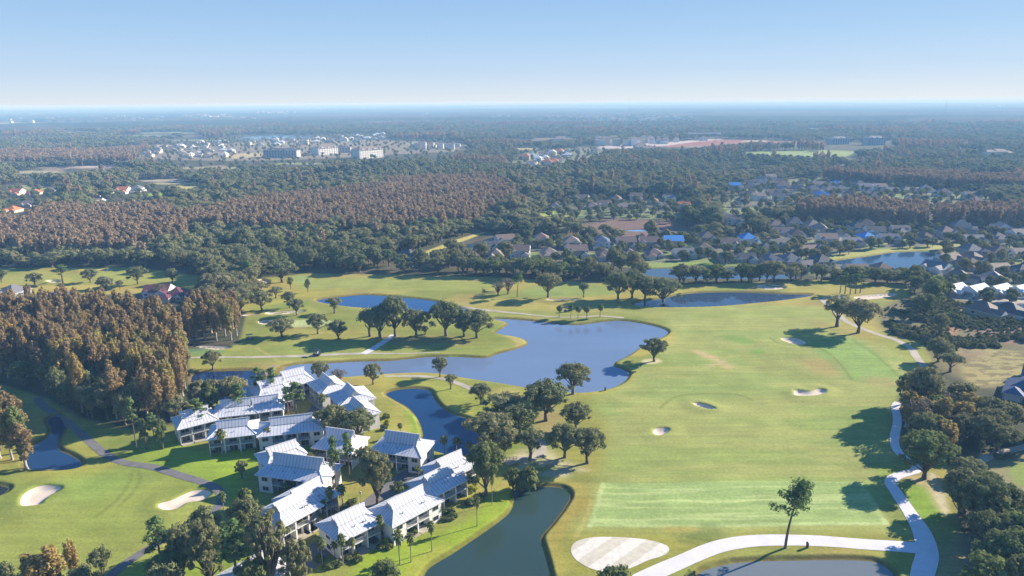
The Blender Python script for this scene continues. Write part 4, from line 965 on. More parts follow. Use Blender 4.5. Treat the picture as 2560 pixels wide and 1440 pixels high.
for i, (lab, wings) in enumerate(COMPLEX):
    ws = [wing_from(*w) for w in wings]; cx = sum(w[0] for w in ws)/len(ws); cyy = sum(w[1] for w in ws)/len(ws)
    root = thing('apartment_building', 'white metal roofed '+lab, 'building', (cx, cyy, 0), 0, 'white roofed two storey buildings')
    for j, (x, y, L, W_, rz, nrm) in enumerate(ws):
        # the facade side (local -y) faces the eave that was traced
        if np.dot(nrm, [-math.sin(rz), math.cos(rz)]) < 0: rz += math.pi
        W_ = min(max(W_, 10.5), 15.5)
        c0 = P(*wings[j][0], EAVE); d = np.array([math.cos(rz), math.sin(rz)]); a0 = P(*wings[j][1], EAVE)
        mid = (c0+a0)/2; ctr = mid+nrm*W_/2
        if len(ws) > 1 and j: root.location.z = 0
        module(root, ctr[0], ctr[1], max(L, 12), W_, rz, i*10+j, True, .58 if L < 20 else .66, 2.8 if i in (3, 4, 5) and j == 0 else 1.95)  # upper roof made taller on some wings to shade the slope below
    print('complex', i, [(round(float(w[2]), 1), round(float(w[3]), 1)) for w in ws])

# ------------------------------------------------------------------ suburb houses
RC = {'brown': (.17,.12,.10), 'grey': (.145,.145,.155), 'tan': (.21,.165,.135), 'white': (.52,.53,.55), 'blue': (.05,.22,.52), 'red': (.42,.14,.075), 'maroon': (.12,.045,.06), 'dark': (.07,.07,.08), 'orange': (.50,.17,.07), 'steel_shade': (.08,.11,.17)}  # the dark blue-grey entry has shade put into the roof colour
WC = {'cream': (.50,.43,.31), 'white': (.62,.60,.56), 'tan': (.40,.33,.25), 'grey': (.33,.33,.34), 'yellow': (.55,.45,.27)}
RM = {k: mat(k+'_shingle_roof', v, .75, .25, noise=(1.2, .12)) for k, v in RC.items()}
WM = {k: mat(k+'_house_wall', v, .85, noise=(.5, .06)) for k, v in WC.items()}
gd = MB(); gd.box(-2.4, 2.4, -.06, .03, 0, 2.2, 0)
for k in range(4): gd.box(-2.3, 2.3, -.08, -.06, .12+.53*k, .55+.53*k, 1)
GAR = gd.mesh('garage_door', [M['trim'], mat('garage_panel', (.45,.43,.40), .6)])
fd = MB(); fd.box(-.6, .6, -.05, .03, 0, 2.2, 0); fd.box(-.48, .48, -.09, -.05, .03, 2.1, 1); FD = fd.mesh('door', [M['trim'], M['door']])
def hip(b, x0, x1, y0, y1, z, pitch, ov=.5, mi=0, gable=None):
    """hip roof, or a gable roof whose gable ends lie along axis gable ('x' or 'y')"""
    x0 -= ov; x1 += ov; y0 -= ov; y1 += ov; w, d = x1-x0, y1-y0; h = min(w, d)/2*pitch
    if gable == 'y': xm = (x0+x1)/2; h = w/2*pitch; r0, r1 = (xm, y0, z+h), (xm, y1, z+h)
    elif gable == 'x': ym = (y0+y1)/2; h = d/2*pitch; r0, r1 = (x0, ym, z+h), (x1, ym, z+h)
    elif w > d: ym = (y0+y1)/2; r0, r1 = (x0+d/2, ym, z+h), (x1-d/2+.01, ym, z+h)
    else: xm = (x0+x1)/2; r0, r1 = (xm, y0+w/2, z+h), (xm, y1-w/2+.01, z+h)
    A_, B_, C_, D_ = (x0,y0,z),(x1,y0,z),(x1,y1,z),(x0,y1,z)
    if (w > d and gable is None) or gable == 'x':
        b.face([A_,B_,r1,r0], mi); b.face([C_,D_,r0,r1], mi); b.face([B_,C_,r1], 1 if gable else mi); b.face([D_,A_,r0], 1 if gable else mi)
    else:
        b.face([B_,C_,r1,r0], mi); b.face([D_,A_,r0,r1], mi); b.face([A_,B_,r0], 1 if gable else mi); b.face([C_,D_,r1], 1 if gable else mi)
    b.box(x0, x1, y0, y1, z-.22, z-.004, 1)
HCACHE = {}
def house_meshes(st, v, rc, wc):
    k = (st, v, rc, wc)
    if k in HCACHE: return HCACHE[k]
    w, d = ((13, 14), (15, 12), (12, 15))[v]; zt = 5.6 if st == 2 else 2.9; wl = MB(); rf = MB(); pitch = (.62, .55, .7)[v]
    hip(rf, -w/2, w/2, -d/2, d/2, zt, pitch, gable='x' if v == 1 else None); wl.box(-w/2, w/2, -d/2, d/2, -.4, zt-.1)
    gx0, gx1 = (-w/2-.2, -w/2+6.2) if v != 1 else (w/2-6, w/2+.3); gz = 2.9
    wl.box(gx0, gx1, -d/2-4.5, -d/2-.02, -.4, gz-.15); hip(rf, gx0, gx1, -d/2-4.5, -d/2+2.5, gz, .6, gable='y' if v != 0 else None)
    ex0, ex1 = (w/2-4.4, w/2-.4) if v != 1 else (-w/2+.4, -w/2+4.6)
    wl.box(ex0, ex1, -d/2-1.3, -d/2-.02, -.4, zt-.3); hip(rf, ex0, ex1, -d/2-1.3, -d/2+3, zt-.08, .65, .4, gable='y')
    if v == 0 and st == 2:
        wl.box(w/2+.02, w/2+3, -d/2+3, d/2-2, -.4, 2.7); hip(rf, w/2-.3, w/2+3, -d/2+3, d/2-2, 2.8, .5)
    HCACHE[k] = (wl.mesh('wall', WM[wc]), rf.mesh('roof', [RM[rc], M['trim']]), w, d, zt, (gx0+gx1)/2, (ex0+ex1)/2); return HCACHE[k]
def house(x, y, rz, st, v, rc, wc, label, group=None, sc=1., detail=True, z=0):
    wl, rf, w, d, zt, gx, ex = house_meshes(st, v, rc, wc)
    t = thing('house', label, 'house', (float(x), float(y), z), rz, group); t.scale = (sc, sc, sc)
    link('wall', wl, t); link('roof', rf, t)
    if detail:
        def put(n, me, px, py, pz, a=0): o = link(n, me, t); o.location = (px, py, pz); o.rotation_euler = (0, 0, a)
        put('garage_door', GAR, gx, -d/2-4.5, .02); put('door', FD, (gx+ex)/2+1.2, -d/2, .02)
        put('window', WIN, ex, -d/2-1.3, 1.5)
        if st == 2: put('window', WIN, ex, -d/2-1.3, 4.2); put('window', WIN, gx, -d/2, 4.3); put('window', WIN, w/2, 1.5, 4.3, math.pi/2)
        put('window', WIN, w/2 if not (v == 0 and st == 2) else w/2+3, -.5, 1.5, math.pi/2); put('window', WIN, -w/2, 2, 1.5, -math.pi/2)
    return t
# (x, base y, storeys, variant, roof, wall, rotation deg, label)
HS = [
 (1020,645,1,2,'dark','white',60,'dark roofed white gabled house at the left end of the suburb by the woods'),
 (1195,640,1,0,'brown','tan',200,'first brown house of the front row, right of the woods'),
 (1222,622,1,1,'dark','white',190,'low dark roofed house above the first brown one'),
 (1262,612,2,1,'brown','white',200,'white gabled two storey house beside the canal'),
 (1240,645,1,2,'tan','tan',180,'tan roofed bungalow at the front left of the suburb'),
 (1300,640,2,1,'brown','white',175,'white arched window house in the front row'),
 (1352,610,2,0,'brown','cream',180,'square two storey house with sunlit cream side wall'),
 (1372,640,1,0,'tan','tan',190,'tan house with parked cars beside it'),
 (1428,618,2,0,'tan','tan',180,'large tan roofed house behind the front row'),
 (1442,640,2,1,'brown','tan',185,'steep brown gabled house in the front row centre'),
 (1503,618,2,0,'steel_shade','white',175,'bluish shaded house with small dormer'),
 (1512,644,1,0,'brown','grey',180,'brown hip roof at the front, under the bluish house'),
 (1565,618,2,1,'brown','tan',180,'two storey tan house in the second row centre'),
 (1572,644,1,2,'brown','tan',180,'low brown hip roof at the front, centre'),
 (1622,618,2,1,'brown','tan',175,'brown gabled house left of the blue tarp roof'),
 (1634,642,1,0,'brown','grey',180,'brown hip roof at the front, below the gabled house'),
 (1682,615,2,1,'blue','white',180,'house with a bright blue roof in the middle of the suburb'),
 (1708,640,1,1,'grey','grey',185,'grey roofed house in front of the bright blue roof'),
 (1757,636,2,0,'brown','cream',180,'wide cream two storey house in the front row'),
 (1765,606,2,2,'brown','tan',180,'tall brown roofed house behind the wide cream one'),
 (1822,615,1,1,'brown','cream',170,'low gabled house left of the white one with blue patches'),
 (1868,610,2,0,'blue','white',180,'white house with blue tarp roof at the right of the middle row'),
 (1815,650,1,0,'grey','grey',180,'long low grey roof in front of the hidden pond'),
 (1860,652,1,1,'dark','tan',175,'dark low roof at the trees right of the hidden pond'),
 (1912,628,1,0,'dark','grey',185,'dark roofed house right of the blue tarp one'),
 (1925,656,1,2,'grey','grey',180,'large pale grey roof near the front trees'),
 (1975,655,1,0,'grey','tan',180,'broad grey roof beside the large pale one'),
 (1955,615,1,1,'dark','grey',195,'dark hip roof in the dense block'),
 (1990,600,2,2,'brown','white',170,'white sided house rising in the dense block'),
 (2018,632,1,1,'brown','grey',190,'brown roof in the middle of the dense block'),
 (2065,610,2,1,'brown','white',180,'large white walled house facing the suburb lake'),
 (2048,632,1,0,'grey','grey',180,'low grey roof left of the lakeside lawn'),
 (2050,668,2,0,'dark','yellow',190,'tall house with a sunlit yellow side wall at the front trees'),
 (2020,672,1,1,'dark','cream',200,'small dark house left of the yellow walled one'),
 (2125,612,1,1,'grey','white',180,'house with a long white patio roof on the lake'),
 (2165,600,1,0,'blue','tan',185,'low house with a vivid blue roof behind the lake'),
 (2140,580,2,2,'dark','grey',175,'dark backed two storey house with bright green lawn'),
 (2220,602,1,1,'grey','grey',170,'grey house at the lake north bank'),
 (2250,590,1,0,'dark','grey',190,'dark hip roof above the lake, centre'),
 (2310,600,1,2,'brown','grey',180,'brown house among palms at the lake'),
 (2360,592,2,0,'brown','grey',180,'large brown two storey house above the lake right end'),
 (2430,605,1,1,'grey','white',175,'grey roofed house with a white lanai'),
 (2490,600,1,0,'dark','tan',180,'dark house at the right above the lake road'),
 (2545,598,2,1,'dark','grey',185,'dark house cut by the right edge, upper suburb'),
 (2425,640,2,0,'grey','grey',180,'grey two storey house right of the lake'),
 (2495,645,2,0,'brown','yellow',170,'yellow walled two storey house right of the lake'),
 (2552,640,1,1,'brown','cream',180,'brown roofed house at the right edge by the yellow one'),
 (2340,675,1,1,'grey','white',120,'grey roofed house at the lower right end of the lake'),
 (2425,668,1,0,'brown','tan',180,'brown hip roof in the third row right of the lake'),
 (2490,680,1,1,'brown','tan',190,'brown gabled house in the third row, right'),
 (2550,685,1,0,'dark','tan',180,'dark house in the third row at the right edge'),
 (2390,700,1,2,'brown','grey',60,'brown house just behind the leftmost pale roofed bungalow'),
 (2480,705,1,2,'grey','grey',150,'grey house behind the pale roofed bungalows'),
 (2203,680,1,0,'brown','grey',180,'left brown roof behind the golf side trees at the lake'),
 (2138,682,1,1,'brown','tan',180,'brown roof peeping over the golf side trees'),
 (2383,734,1,1,'white','grey',28,'leftmost of the four pale roofed bungalows on the street'),
 (2438,736,1,1,'white','grey',28,'second of the four pale roofed bungalows, van in front'),
 (2496,736,1,1,'white','grey',28,'third of the four pale roofed bungalows'),
 (2553,736,1,1,'white','grey',28,'rightmost of the four pale roofed bungalows, cut by the picture edge'),
 (2455,784,1,2,'brown','tan',30,'brown roofed house backing on the scrub'),
 (2520,788,1,2,'dark','white',30,'dark roofed white house backing on the scrub'),
 (2580,780,1,1,'brown','tan',30,'house cut by the right edge, backing on the scrub'),
 (2562,985,1,0,'steel_shade','grey',140,'house with roof tinted blue grey for shade at the right edge beside the field'),
 (2610,955,1,1,'steel_shade','grey',140,'second roof tinted blue grey for shade at the right edge beside the field'),
 (398,735,1,1,'maroon','white',185,'maroon roofed white house with chimney above the brown wood'),
 (445,745,1,0,'maroon','tan',180,'small roof right of the maroon one'),
 (152,765,2,1,'grey','white',200,'white gabled house among the brown wood'),
 (35,738,1,0,'grey','grey',170,'grey roofed screened house at the far left'),
 (35,530,1,0,'orange','cream',180,'orange roofed house at the far left'),
 (75,516,1,1,'tan','cream',180,'cream house half hidden above the orange roof'),
 (45,488,2,1,'red','white',175,'white and red house at the far left clearing'),
 (90,486,1,0,'red','cream',180,'long red roof at the far left clearing'),
 (135,478,1,1,'tan','cream',180,'tan house at the right of the far left clearing'),
 (310,483,2,1,'orange','white',180,'white villa with orange roof at the left clearing'),
 (345,480,2,0,'grey','white',185,'grey and white villa right of the orange roof'),
 (248,490,1,0,'orange','white',180,'small orange roof among trees at the left'),
 (265,488,1,1,'orange','cream',180,'second small orange roof among trees'),
 (243,508,1,1,'tan','white',180,'cream house front among trees at the left'),
 (1370,500,2,1,'brown','yellow',170,'left yellow fronted house of the upper row'),
 (1455,505,2,1,'brown','yellow',170,'yellow sided house of the upper row'),
 (1385,522,1,0,'dark','grey',180,'long dark roof left of the upper row'),
 (1510,515,1,1,'brown','cream',170,'cream sided brown house of the upper row'),
 (1540,508,2,2,'brown','tan',170,'tall brown roof of the upper row'),
 (1590,500,2,1,'brown','cream',170,'cream gabled house of the upper row'),
 (1632,508,1,2,'brown','tan',170,'steep brown roof of the upper row'),
 (1672,500,1,1,'grey','white',170,'grey house right in the upper row'),
 (1712,518,1,1,'orange','cream',170,'orange lit house at the right of the upper row'),
 (1480,520,1,0,'brown','grey',180,'low roof under the yellow sided house'),
 (1565,522,1,1,'tan','cream',180,'tan low house in the upper row front'),
 (1650,522,1,0,'grey','white',180,'low pale house in the upper row front'),
 (1830,560,2,1,'dark','white',180,'dark backed white house above the blue tarp one'),
 (1810,545,1,0,'grey','tan',180,'grey roof behind the dark backed house'),
 (1985,568,2,2,'tan','tan',170,'tan tower like house in the upper dense block'),
 (2030,575,2,0,'tan','grey',180,'broad house in the upper dense block'),
 (1960,585,1,1,'dark','grey',180,'dark roof in the upper dense block'),
 (1935,575,2,0,'brown','tan',180,'brown house at the left of the upper dense block'),
 (1895,500,2,1,'tan','white',180,'pale house with a bright blue tarp among trees'),
 (1925,450,2,1,'tan','white',180,'bright white house at the top of the far suburb'),
]
for (x, y, st, v, rc, wc, a, l) in HS:
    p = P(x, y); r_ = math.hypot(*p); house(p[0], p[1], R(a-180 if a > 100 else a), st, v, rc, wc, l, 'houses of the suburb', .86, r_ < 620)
# ------------------------------------------------------------------ woods
def W(pts, z=0): return P(*np.array(pts, float).T, z)
LOD = {
 'oakm': [oak(s, 12, 12.5, 2800, .62, ncl=22, low=.12, core=.72) for s in (201, 202, 203, 204, 205)],
 'oakf': [oak(s, 12, 13, 800, 1.0, ncl=12, low=.1, core=.82) for s in (211, 212, 213)],
 'cypm': [cypress(s, 18, 6.5, 800, .8, 'cypfar') for s in (221, 222, 223, 224)],
 'cypf': [cypress(s, 18, 8, 260, 1.5, 'cypfar') for s in (231, 232)],
}
def ext(p):
    # a clearing reaches far enough toward the viewer that the trees before it do not close it
    m_ = sum(q[1] for q in p)/len(p); return [(x, y+(.10*(y-254) if y > m_ else 0)) for x, y in p]
CLEAR = [W(ext(p) if i >= 5 else p) for i, p in enumerate((
 [(1180,640),(1200,600),(1250,583),(1290,590),(1330,590),(1420,597),(1560,604),(1740,602),(1830,598),(1900,590),(1940,560),(2040,558),(2160,566),(2300,572),(2700,574),(2700,790),(2560,790),(2400,760),(2345,745),(2335,700),(2290,668),(2200,674),(2090,670),(2050,676),(1990,672),(1800,665),(1560,664),(1400,655),(1180,650)],
 [(1590,672),(1800,666),(1995,674),(2008,694),(1900,701),(1690,699),(1600,690)],
 [(1110,632),(1200,600),(1265,584),(1305,592),(1250,618),(1170,640)],
 [(985,668),(1040,640),(1130,602),(1205,578),(1240,585),(1150,632),(1060,672)],
 [(1450,578),(1480,558),(1560,552),(1650,556),(1730,572),(1780,588),(1700,598),(1560,596),(1455,590)],
 [(1350,506),(1500,496),(1720,496),(1745,530),(1600,545),(1370,545)], [(1340,538),(1385,533),(1440,541),(1400,547),(1345,545)],
 [(1790,485),(1900,448),(2050,455),(2250,472),(2400,480),(2520,500),(2500,512),(2350,520),(2240,506),(2050,500),(1900,522),(1800,520)],
 [(1795,540),(1850,535),(1870,570),(1800,570)],
 [(0,465),(110,460),(160,470),(160,500),(0,506)], [(225,495),(330,470),(410,468),(440,500),(280,512)], [(425,466),(500,465),(512,471),(470,478)], [(0,520),(70,508),(105,518),(80,550),(0,552)],
 [(140,421),(200,415),(280,413),(283,419),(200,422)], [(230,500),(262,498),(262,510),(235,511)],
 [(325,396),(420,358),(560,348),(600,336),(780,336),(960,332),(985,350),(1160,358),(1170,374),(1160,384),(950,402),(860,404),(740,408),(640,412),(540,412),(420,412)],
 [(1262,404),(1330,380),(1500,368),(1530,384),(1460,398),(1400,416),(1340,420)], [(1275,372),(1340,369),(1360,372),(1300,376)],
 [(1380,366),(1500,360),(1640,356),(1790,346),(1960,352),(2070,354),(2070,362),(1850,363),(1700,368),(1500,374)], [(1850,381),(1960,378),(2140,381),(2130,389),(1960,394),(1860,390)],
 [(2070,420),(2110,417),(2120,424),(2080,427)], [(2060,362),(2230,352),(2240,368),(2060,372)], [(180,371),(330,364),(420,362),(420,366),(300,371)], [(0,318),(140,318),(60,322),(0,321)],
 [(590,337),(780,336),(770,344),(600,348)], [(2320,535),(2330,535),(2330,537),(2320,537)],
))]
CLEAR += [W(ext(p)) for p in STRIPS]
BROWN = [W(p) for p in (
 [(-300,560),(0,565),(120,545),(300,540),(420,545),(465,570),(470,615),(330,650),(0,655),(-300,655)],
 [(470,560),(640,530),(760,505),(900,495),(1000,482),(1150,474),(1270,482),(1290,500),(1260,540),(1180,575),(1000,598),(850,592),(700,600),(560,590),(470,590)],
 [(2000,560),(1990,540),(2150,535),(2350,540),(2560,545),(2900,550),(2900,580),(2560,578),(2300,572),(2150,566)],
 [(2020,470),(2060,450),(2300,455),(2560,455),(2900,460),(2900,485),(2560,482),(2400,478),(2200,468)],
 [(-300,392),(0,390),(330,388),(345,400),(330,414),(140,414),(-300,420)], [(960,470),(1200,462),(1270,476),(1100,482),(980,490)],
)]
CYPWOOD = W([(-260,815),(0,812),(150,808),(330,818),(430,845),(452,880),(466,925),(474,985),(445,1058),(330,1068),(200,1040),(115,990),(95,945),(0,950),(-260,960)])
CYP2 = W([(480,800),(585,800),(600,858),(470,862)])
CYP3 = W([(-220,1085),(10,1090),(55,1120),(68,1172),(55,1190),(-220,1205)])
EASTW = W([(2262,1010),(2300,1008),(2400,1030),(2450,1065),(2560,1078),(2760,1085),(2760,1112),(2560,1116),(2450,1137),(2340,1140),(2290,1120),(2262,1075)])
SCRUB = W([(2190,782),(2280,748),(2400,760),(2560,795),(2750,810),(2750,880),(2560,872),(2400,868),(2340,900),(2300,852),(2225,835)])
def scatter(n_try, box, spacing, seed):
    """jittered grid points in box"""
    x0, x1, y0, y1 = box; g = np.random.default_rng(seed)
    X, Y = np.meshgrid(np.arange(x0, x1, spacing), np.arange(y0, y1, spacing)); X = X.ravel().astype(float); Y = Y.ravel().astype(float)
    X += g.uniform(-.42, .42, X.size)*spacing; Y += g.uniform(-.42, .42, X.size)*spacing; return X, Y
def fill(poly, spacing, seed):
    x0, y0 = poly.min(0); x1, y1 = poly.max(0); X, Y = scatter(0, (x0, x1, y0, y1), spacing, seed); k = sdist(poly, X, Y) > 0
    px, py = proj(X, Y); k &= (px > -330) & (px < 2890); return X[k], Y[k]
def inst(name, protos, X, Y, S, SZ, IDX, label, cat='trees'):
    """scattered woods: one object that instances its trees"""
    n = len(X); me = bpy.data.meshes.new(name); me.vertices.add(n)
    Z = TZ(X, Y)*(np.hypot(X, Y) < 3000)
    me.vertices.foreach_set('co', np.stack([X, Y, Z], -1).astype(np.float32).ravel())
    g = np.random.default_rng(n)
    a = me.attributes.new('rotv', 'FLOAT_VECTOR', 'POINT'); a.data.foreach_set('vector', np.stack([g.normal(0, .03, n), g.normal(0, .03, n), g.uniform(0, 6.28, n)], -1).astype(np.float32).ravel())
    a = me.attributes.new('sclv', 'FLOAT_VECTOR', 'POINT'); a.data.foreach_set('vector', np.stack([S, S, SZ], -1).astype(np.float32).ravel())
    a = me.attributes.new('pick', 'INT', 'POINT'); a.data.foreach_set('value', IDX.astype(np.int32))
    col_ = bpy.data.collections.new(name+'_kinds')
    for i, (tr, cr, H, Wd) in enumerate(protos):
        b = bpy.data.meshes.new(f'{name}_{i}')
        v1 = np.zeros(len(tr.vertices)*3); tr.vertices.foreach_get('co', v1); v2 = np.zeros(len(cr.vertices)*3); cr.vertices.foreach_get('co', v2)
        f1 = [tuple(p.vertices) for p in tr.polygons]; o = len(tr.vertices); f2 = [tuple(j+o for j in p.vertices) for p in cr.polygons]
        b.from_pydata(np.concatenate([v1, v2]).reshape(-1, 3).tolist(), [], f1+f2); b.materials.append(tr.materials[0]); b.materials.append(cr.materials[0])
        b.polygons.foreach_set('material_index', [0]*len(f1)+[1]*len(f2))
        lv = np.zeros(len(f2)); cr.attributes['leaf_var'].data.foreach_get('value', lv)
        at_ = b.attributes.new('leaf_var', 'FLOAT', 'FACE'); at_.data.foreach_set('value', np.concatenate([np.zeros(len(f1)), lv]).astype(np.float32)); b.update()
        ob = bpy.data.objects.new(f'{name}_{i}', b); col_.objects.link(ob)
    o = link(name, me); tag(o, label, cat, kind='stuff')
    ng = bpy.data.node_groups.new(name, 'GeometryNodeTree'); ng.interface.new_socket('Geometry', in_out='INPUT', socket_type='NodeSocketGeometry'); ng.interface.new_socket('Geometry', in_out='OUTPUT', socket_type='NodeSocketGeometry')
    N = ng.nodes.new; L = ng.links.new; gi = N('NodeGroupInput'); go = N('NodeGroupOutput'); iop = N('GeometryNodeInstanceOnPoints'); ci = N('GeometryNodeCollectionInfo')
    ci.inputs['Collection'].default_value = col_; ci.inputs['Separate Children'].default_value = True; ci.inputs['Reset Children'].default_value = True
    def na_(nm, ty): x = N('GeometryNodeInputNamedAttribute'); x.data_type = ty; x.inputs['Name'].default_value = nm; return x.outputs['Attribute']
    L(gi.outputs[0], iop.inputs['Points']); L(ci.outputs[0], iop.inputs['Instance']); iop.inputs['Pick Instance'].default_value = True
    L(na_('pick', 'INT'), iop.inputs['Instance Index']); L(na_('rotv', 'FLOAT_VECTOR'), iop.inputs['Rotation']); L(na_('sclv', 'FLOAT_VECTOR'), iop.inputs['Scale']); L(iop.outputs[0], go.inputs[0])
    md = o.modifiers.new('scatter', 'NODES'); md.node_group = ng; return o
HOUSEXY = np.array([(o.location.x, o.location.y) for o in C.objects if o.type == 'EMPTY' and o.get('category') == 'house'])
def clear_of_houses(X, Y, d):
    k = np.ones(len(X), bool)
    for h in HOUSEXY: k &= (X-h[0])**2+(Y-h[1])**2 > d*d
    return k

# far suburb and town houses
def town(poly, spacing, seed, rcs, wcs, label, group, sc=1., keep=1., z=0, two=.4):
    global HOUSEXY
    X, Y = fill(poly, spacing, seed); r = random.Random(seed)
    k = clear_of_houses(X, Y, 15); a0 = r.uniform(-15, 15); new = []
    for x, y in zip(X[k], Y[k]):
        if r.random() > keep: continue
        house(x, y, R(a0+r.choice((0, 0, 0, 90, -90))+r.uniform(-6, 6)), 2 if r.random() < two else 1, r.randrange(3), r.choice(rcs), r.choice(wcs), label, group, sc*.86, False); new.append((x, y))
    if new: HOUSEXY = np.concatenate([HOUSEXY, np.array(new)])
    return len(new)
nh = 0
nh += town(W([(1900,568),(2200,572),(2560,578),(2700,590),(2700,616),(2380,612),(2100,612),(1900,640)]), 19, 1, ['dark','brown','grey','tan'], ['grey','tan','white'], 'dark roofed house packed in the rows above the suburb lake', 'rows of houses above the suburb lake', keep=.8)
nh += town(W([(2365,652),(2560,652),(2680,670),(2680,715),(2560,712),(2400,712)]), 20, 2, ['brown','dark','tan'], ['grey','tan'], 'brown roofed house in the rows right of the suburb lake', 'rows of houses right of the suburb lake', keep=.7)
nh += town(W([(1800,482),(1900,455),(2050,458),(2250,475),(2230,498),(2050,496),(1900,516),(1810,516)]), 24, 3, ['grey','brown','tan','dark','brown','grey','dark','tan','brown','blue'], ['grey','tan','white'], 'grey or brown roofed house of the far suburb beyond the grey cypresses', 'far suburb beyond the grey cypresses', keep=.75)
nh += town(W([(2240,478),(2400,483),(2520,500),(2490,511),(2350,516),(2245,502)]), 24, 4, ['grey','brown','dark','tan','brown'], ['white','grey','tan'], 'house of the far suburb at the right between two cypress belts', 'far suburb at the right', keep=.7)
nh += town(W([(335,394),(420,362),(560,352),(600,375),(560,395),(420,401)]), 34, 5, ['tan','grey','white'], ['white','white','cream'], 'white walled house of the new town at the upper left', 'houses of the new town at the upper left', 1.05, .55)
nh += town(W([(600,352),(780,348),(960,336),(980,350),(800,362),(620,366)]), 42, 6, ['tan','grey','white'], ['white','cream'], 'white house by the distant lake', 'white houses by the distant lake', 1.3, .6)
nh += town(W([(1265,402),(1330,385),(1450,375),(1520,380),(1450,395),(1400,412),(1340,418)]), 34, 7, ['tan','grey','white','orange'], ['white','yellow'], 'bright house of the small town beyond the woods, right of centre', 'bright houses of the small town right of centre', 1.25, .6)
print('auto houses', nh)
RB = random.Random(5)
far_b = MB()
def speck(px, py, n, sx, sy, s):
    for i in range(n):
        q = P(px+RB.uniform(-sx, sx), py+RB.uniform(-sy, sy)); w = RB.uniform(9, 20)*s; d = RB.uniform(9, 14)*s; h = RB.uniform(9, 15)*s
        x, y = q; far_b.box(x-w/2, x+w/2, y-d/2, y+d/2, -1, h, RB.choice((0, 0, 1))); 
        far_b.face([(x-w/2-.5,y-d/2-.5,h),(x+w/2+.5,y-d/2-.5,h),(x+w/2-3,y,h+3),(x-w/2+3,y,h+3)], 2); far_b.face([(x+w/2+.5,y+d/2+.5,h),(x-w/2-.5,y+d/2+.5,h),(x-w/2+3,y,h+3),(x+w/2-3,y,h+3)], 2)
        far_b.face([(x+w/2+.5,y-d/2-.5,h),(x+w/2+.5,y+d/2+.5,h),(x+w/2-3,y,h+3)], 2); far_b.face([(x-w/2-.5,y+d/2+.5,h),(x-w/2-.5,y-d/2-.5,h),(x-w/2+3,y,h+3)], 2)
for a in ((520,293,40,60,6,1.2),(600,300,14,40,2,1.2),(340,300,22,80,6,1.2),(120,304,10,100,4,1.2),(690,285,26,50,4,1.3),(1330,297,30,100,3,1.3),(1540,299,80,110,7,1.3),(1690,297,20,50,6,1.3),(1060,290,3,10,2,1.4),(1540,361,14,50,4,1.1),(1650,357,22,70,3,.9),(1400,360,2,3,1,1.4),(2485,398,8,25,4,1.1),(1940,262,2,2,2,1.5),(2450,268,6,60,4,1.6),(1100,372,6,60,2,1),(1610,384,6,15,3,1.2),(800,270,10,200,3,1.5),(200,300,10,150,8,1.2)): speck(*a)
tag(link('distant_houses', far_b.mesh('distant_houses', [WM['white'], WM['cream'], RM['tan']])), 'scattered white specks of houses far off below the horizon', 'houses', kind='stuff')

# nearer woods: individual trees
def grow_wood(X, Y, kinds, h, w, label, group, near_n=None):
    r = random.Random(len(X)); o = np.argsort(X**2+Y**2)
    for i in o[:near_n]:
        hh = r.uniform(*h); tree_at(r.choice(kinds), X[i], Y[i], hh, r.uniform(*w), label, group)
    return o[near_n:] if near_n else o[:0]
X, Y = fill(CYPWOOD, 5.2, 31)
px_, py_ = proj(X, Y); k = px_ > -120; X, Y = X[k], Y[k]; px_, py_ = px_[k], py_[k]
o = np.argsort(X**2+Y**2); print('cyp wood', len(o))
r = random.Random(3)
for c_, i in enumerate(o):
    low_edge = (py_[i] > 1000) and px_[i] < 470
    under = (low_edge and r.random() < .4) or (110 < px_[i] < 340 and py_[i] > 985 and r.random() < .55)
    if under: kd, h_, w_, lb, gp_ = r.choice(['light', 'dark', 'dark']), r.uniform(8, 13), r.uniform(7, 9), 'dark green understorey tree along the lower edge of the brown cypress wood', 'green trees at the lower edge of the brown wood'
    else:
        kd = 'gold' if r.random() < (.55 if 150 < px_[i] < 420 and py_[i] > 930 else .12) else 'cypress'; h_, w_, lb, gp_ = r.uniform(15.5, 21.5), r.uniform(5.2, 7.2), 'brown autumn cypress inside the wood left of the white roofed buildings', 'cypresses of the big brown wood'
        if len([1]) and c_ > 285: break
    tree_at(kd, X[i], Y[i], h_, w_, lb, gp_)
rest = o[c_:] if c_ > 285 else o[:0]
CX, CY_ = list(X[rest]), list(Y[rest])
X, Y = fill(CYP2, 5.2, 33)
grow_wood(X, Y, ['cypress', 'cypress', 'gold'], (15, 18.5), (5.5, 7.5), 'brown cypress of the clump behind the bunkered green', 'cypress clump at the bunkered green')
X, Y = fill(CYP3, 5.4, 34)
grow_wood(X, Y, ['gold', 'cypress', 'cypress', 'light'], (14, 20), (6, 8), 'tall russet cypress at the left edge beside the small dark pond', 'cypresses at the left edge by the dark pond')
X, Y = fill(EASTW, 6.6, 35)
px_, py_ = proj(X, Y); rr_ = random.Random(8)
for x, y, p_, q_ in zip(X, Y, px_, py_):
    if p_ < 2430 and rr_.random() < .35: tree_at('bare' if rr_.random() < .5 else 'gold', x, y, rr_.uniform(10, 13), rr_.uniform(7, 9), 'reddish grey half bare tree in the east wood beside the path', 'half bare trees of the east wood')
    else: tree_at(rr_.choice(['oak', 'light', 'dark', 'oak']), x, y, rr_.uniform(8, 12), rr_.uniform(9, 12), 'green tree massed in the east wood right of the concrete path', 'green trees of the east wood')
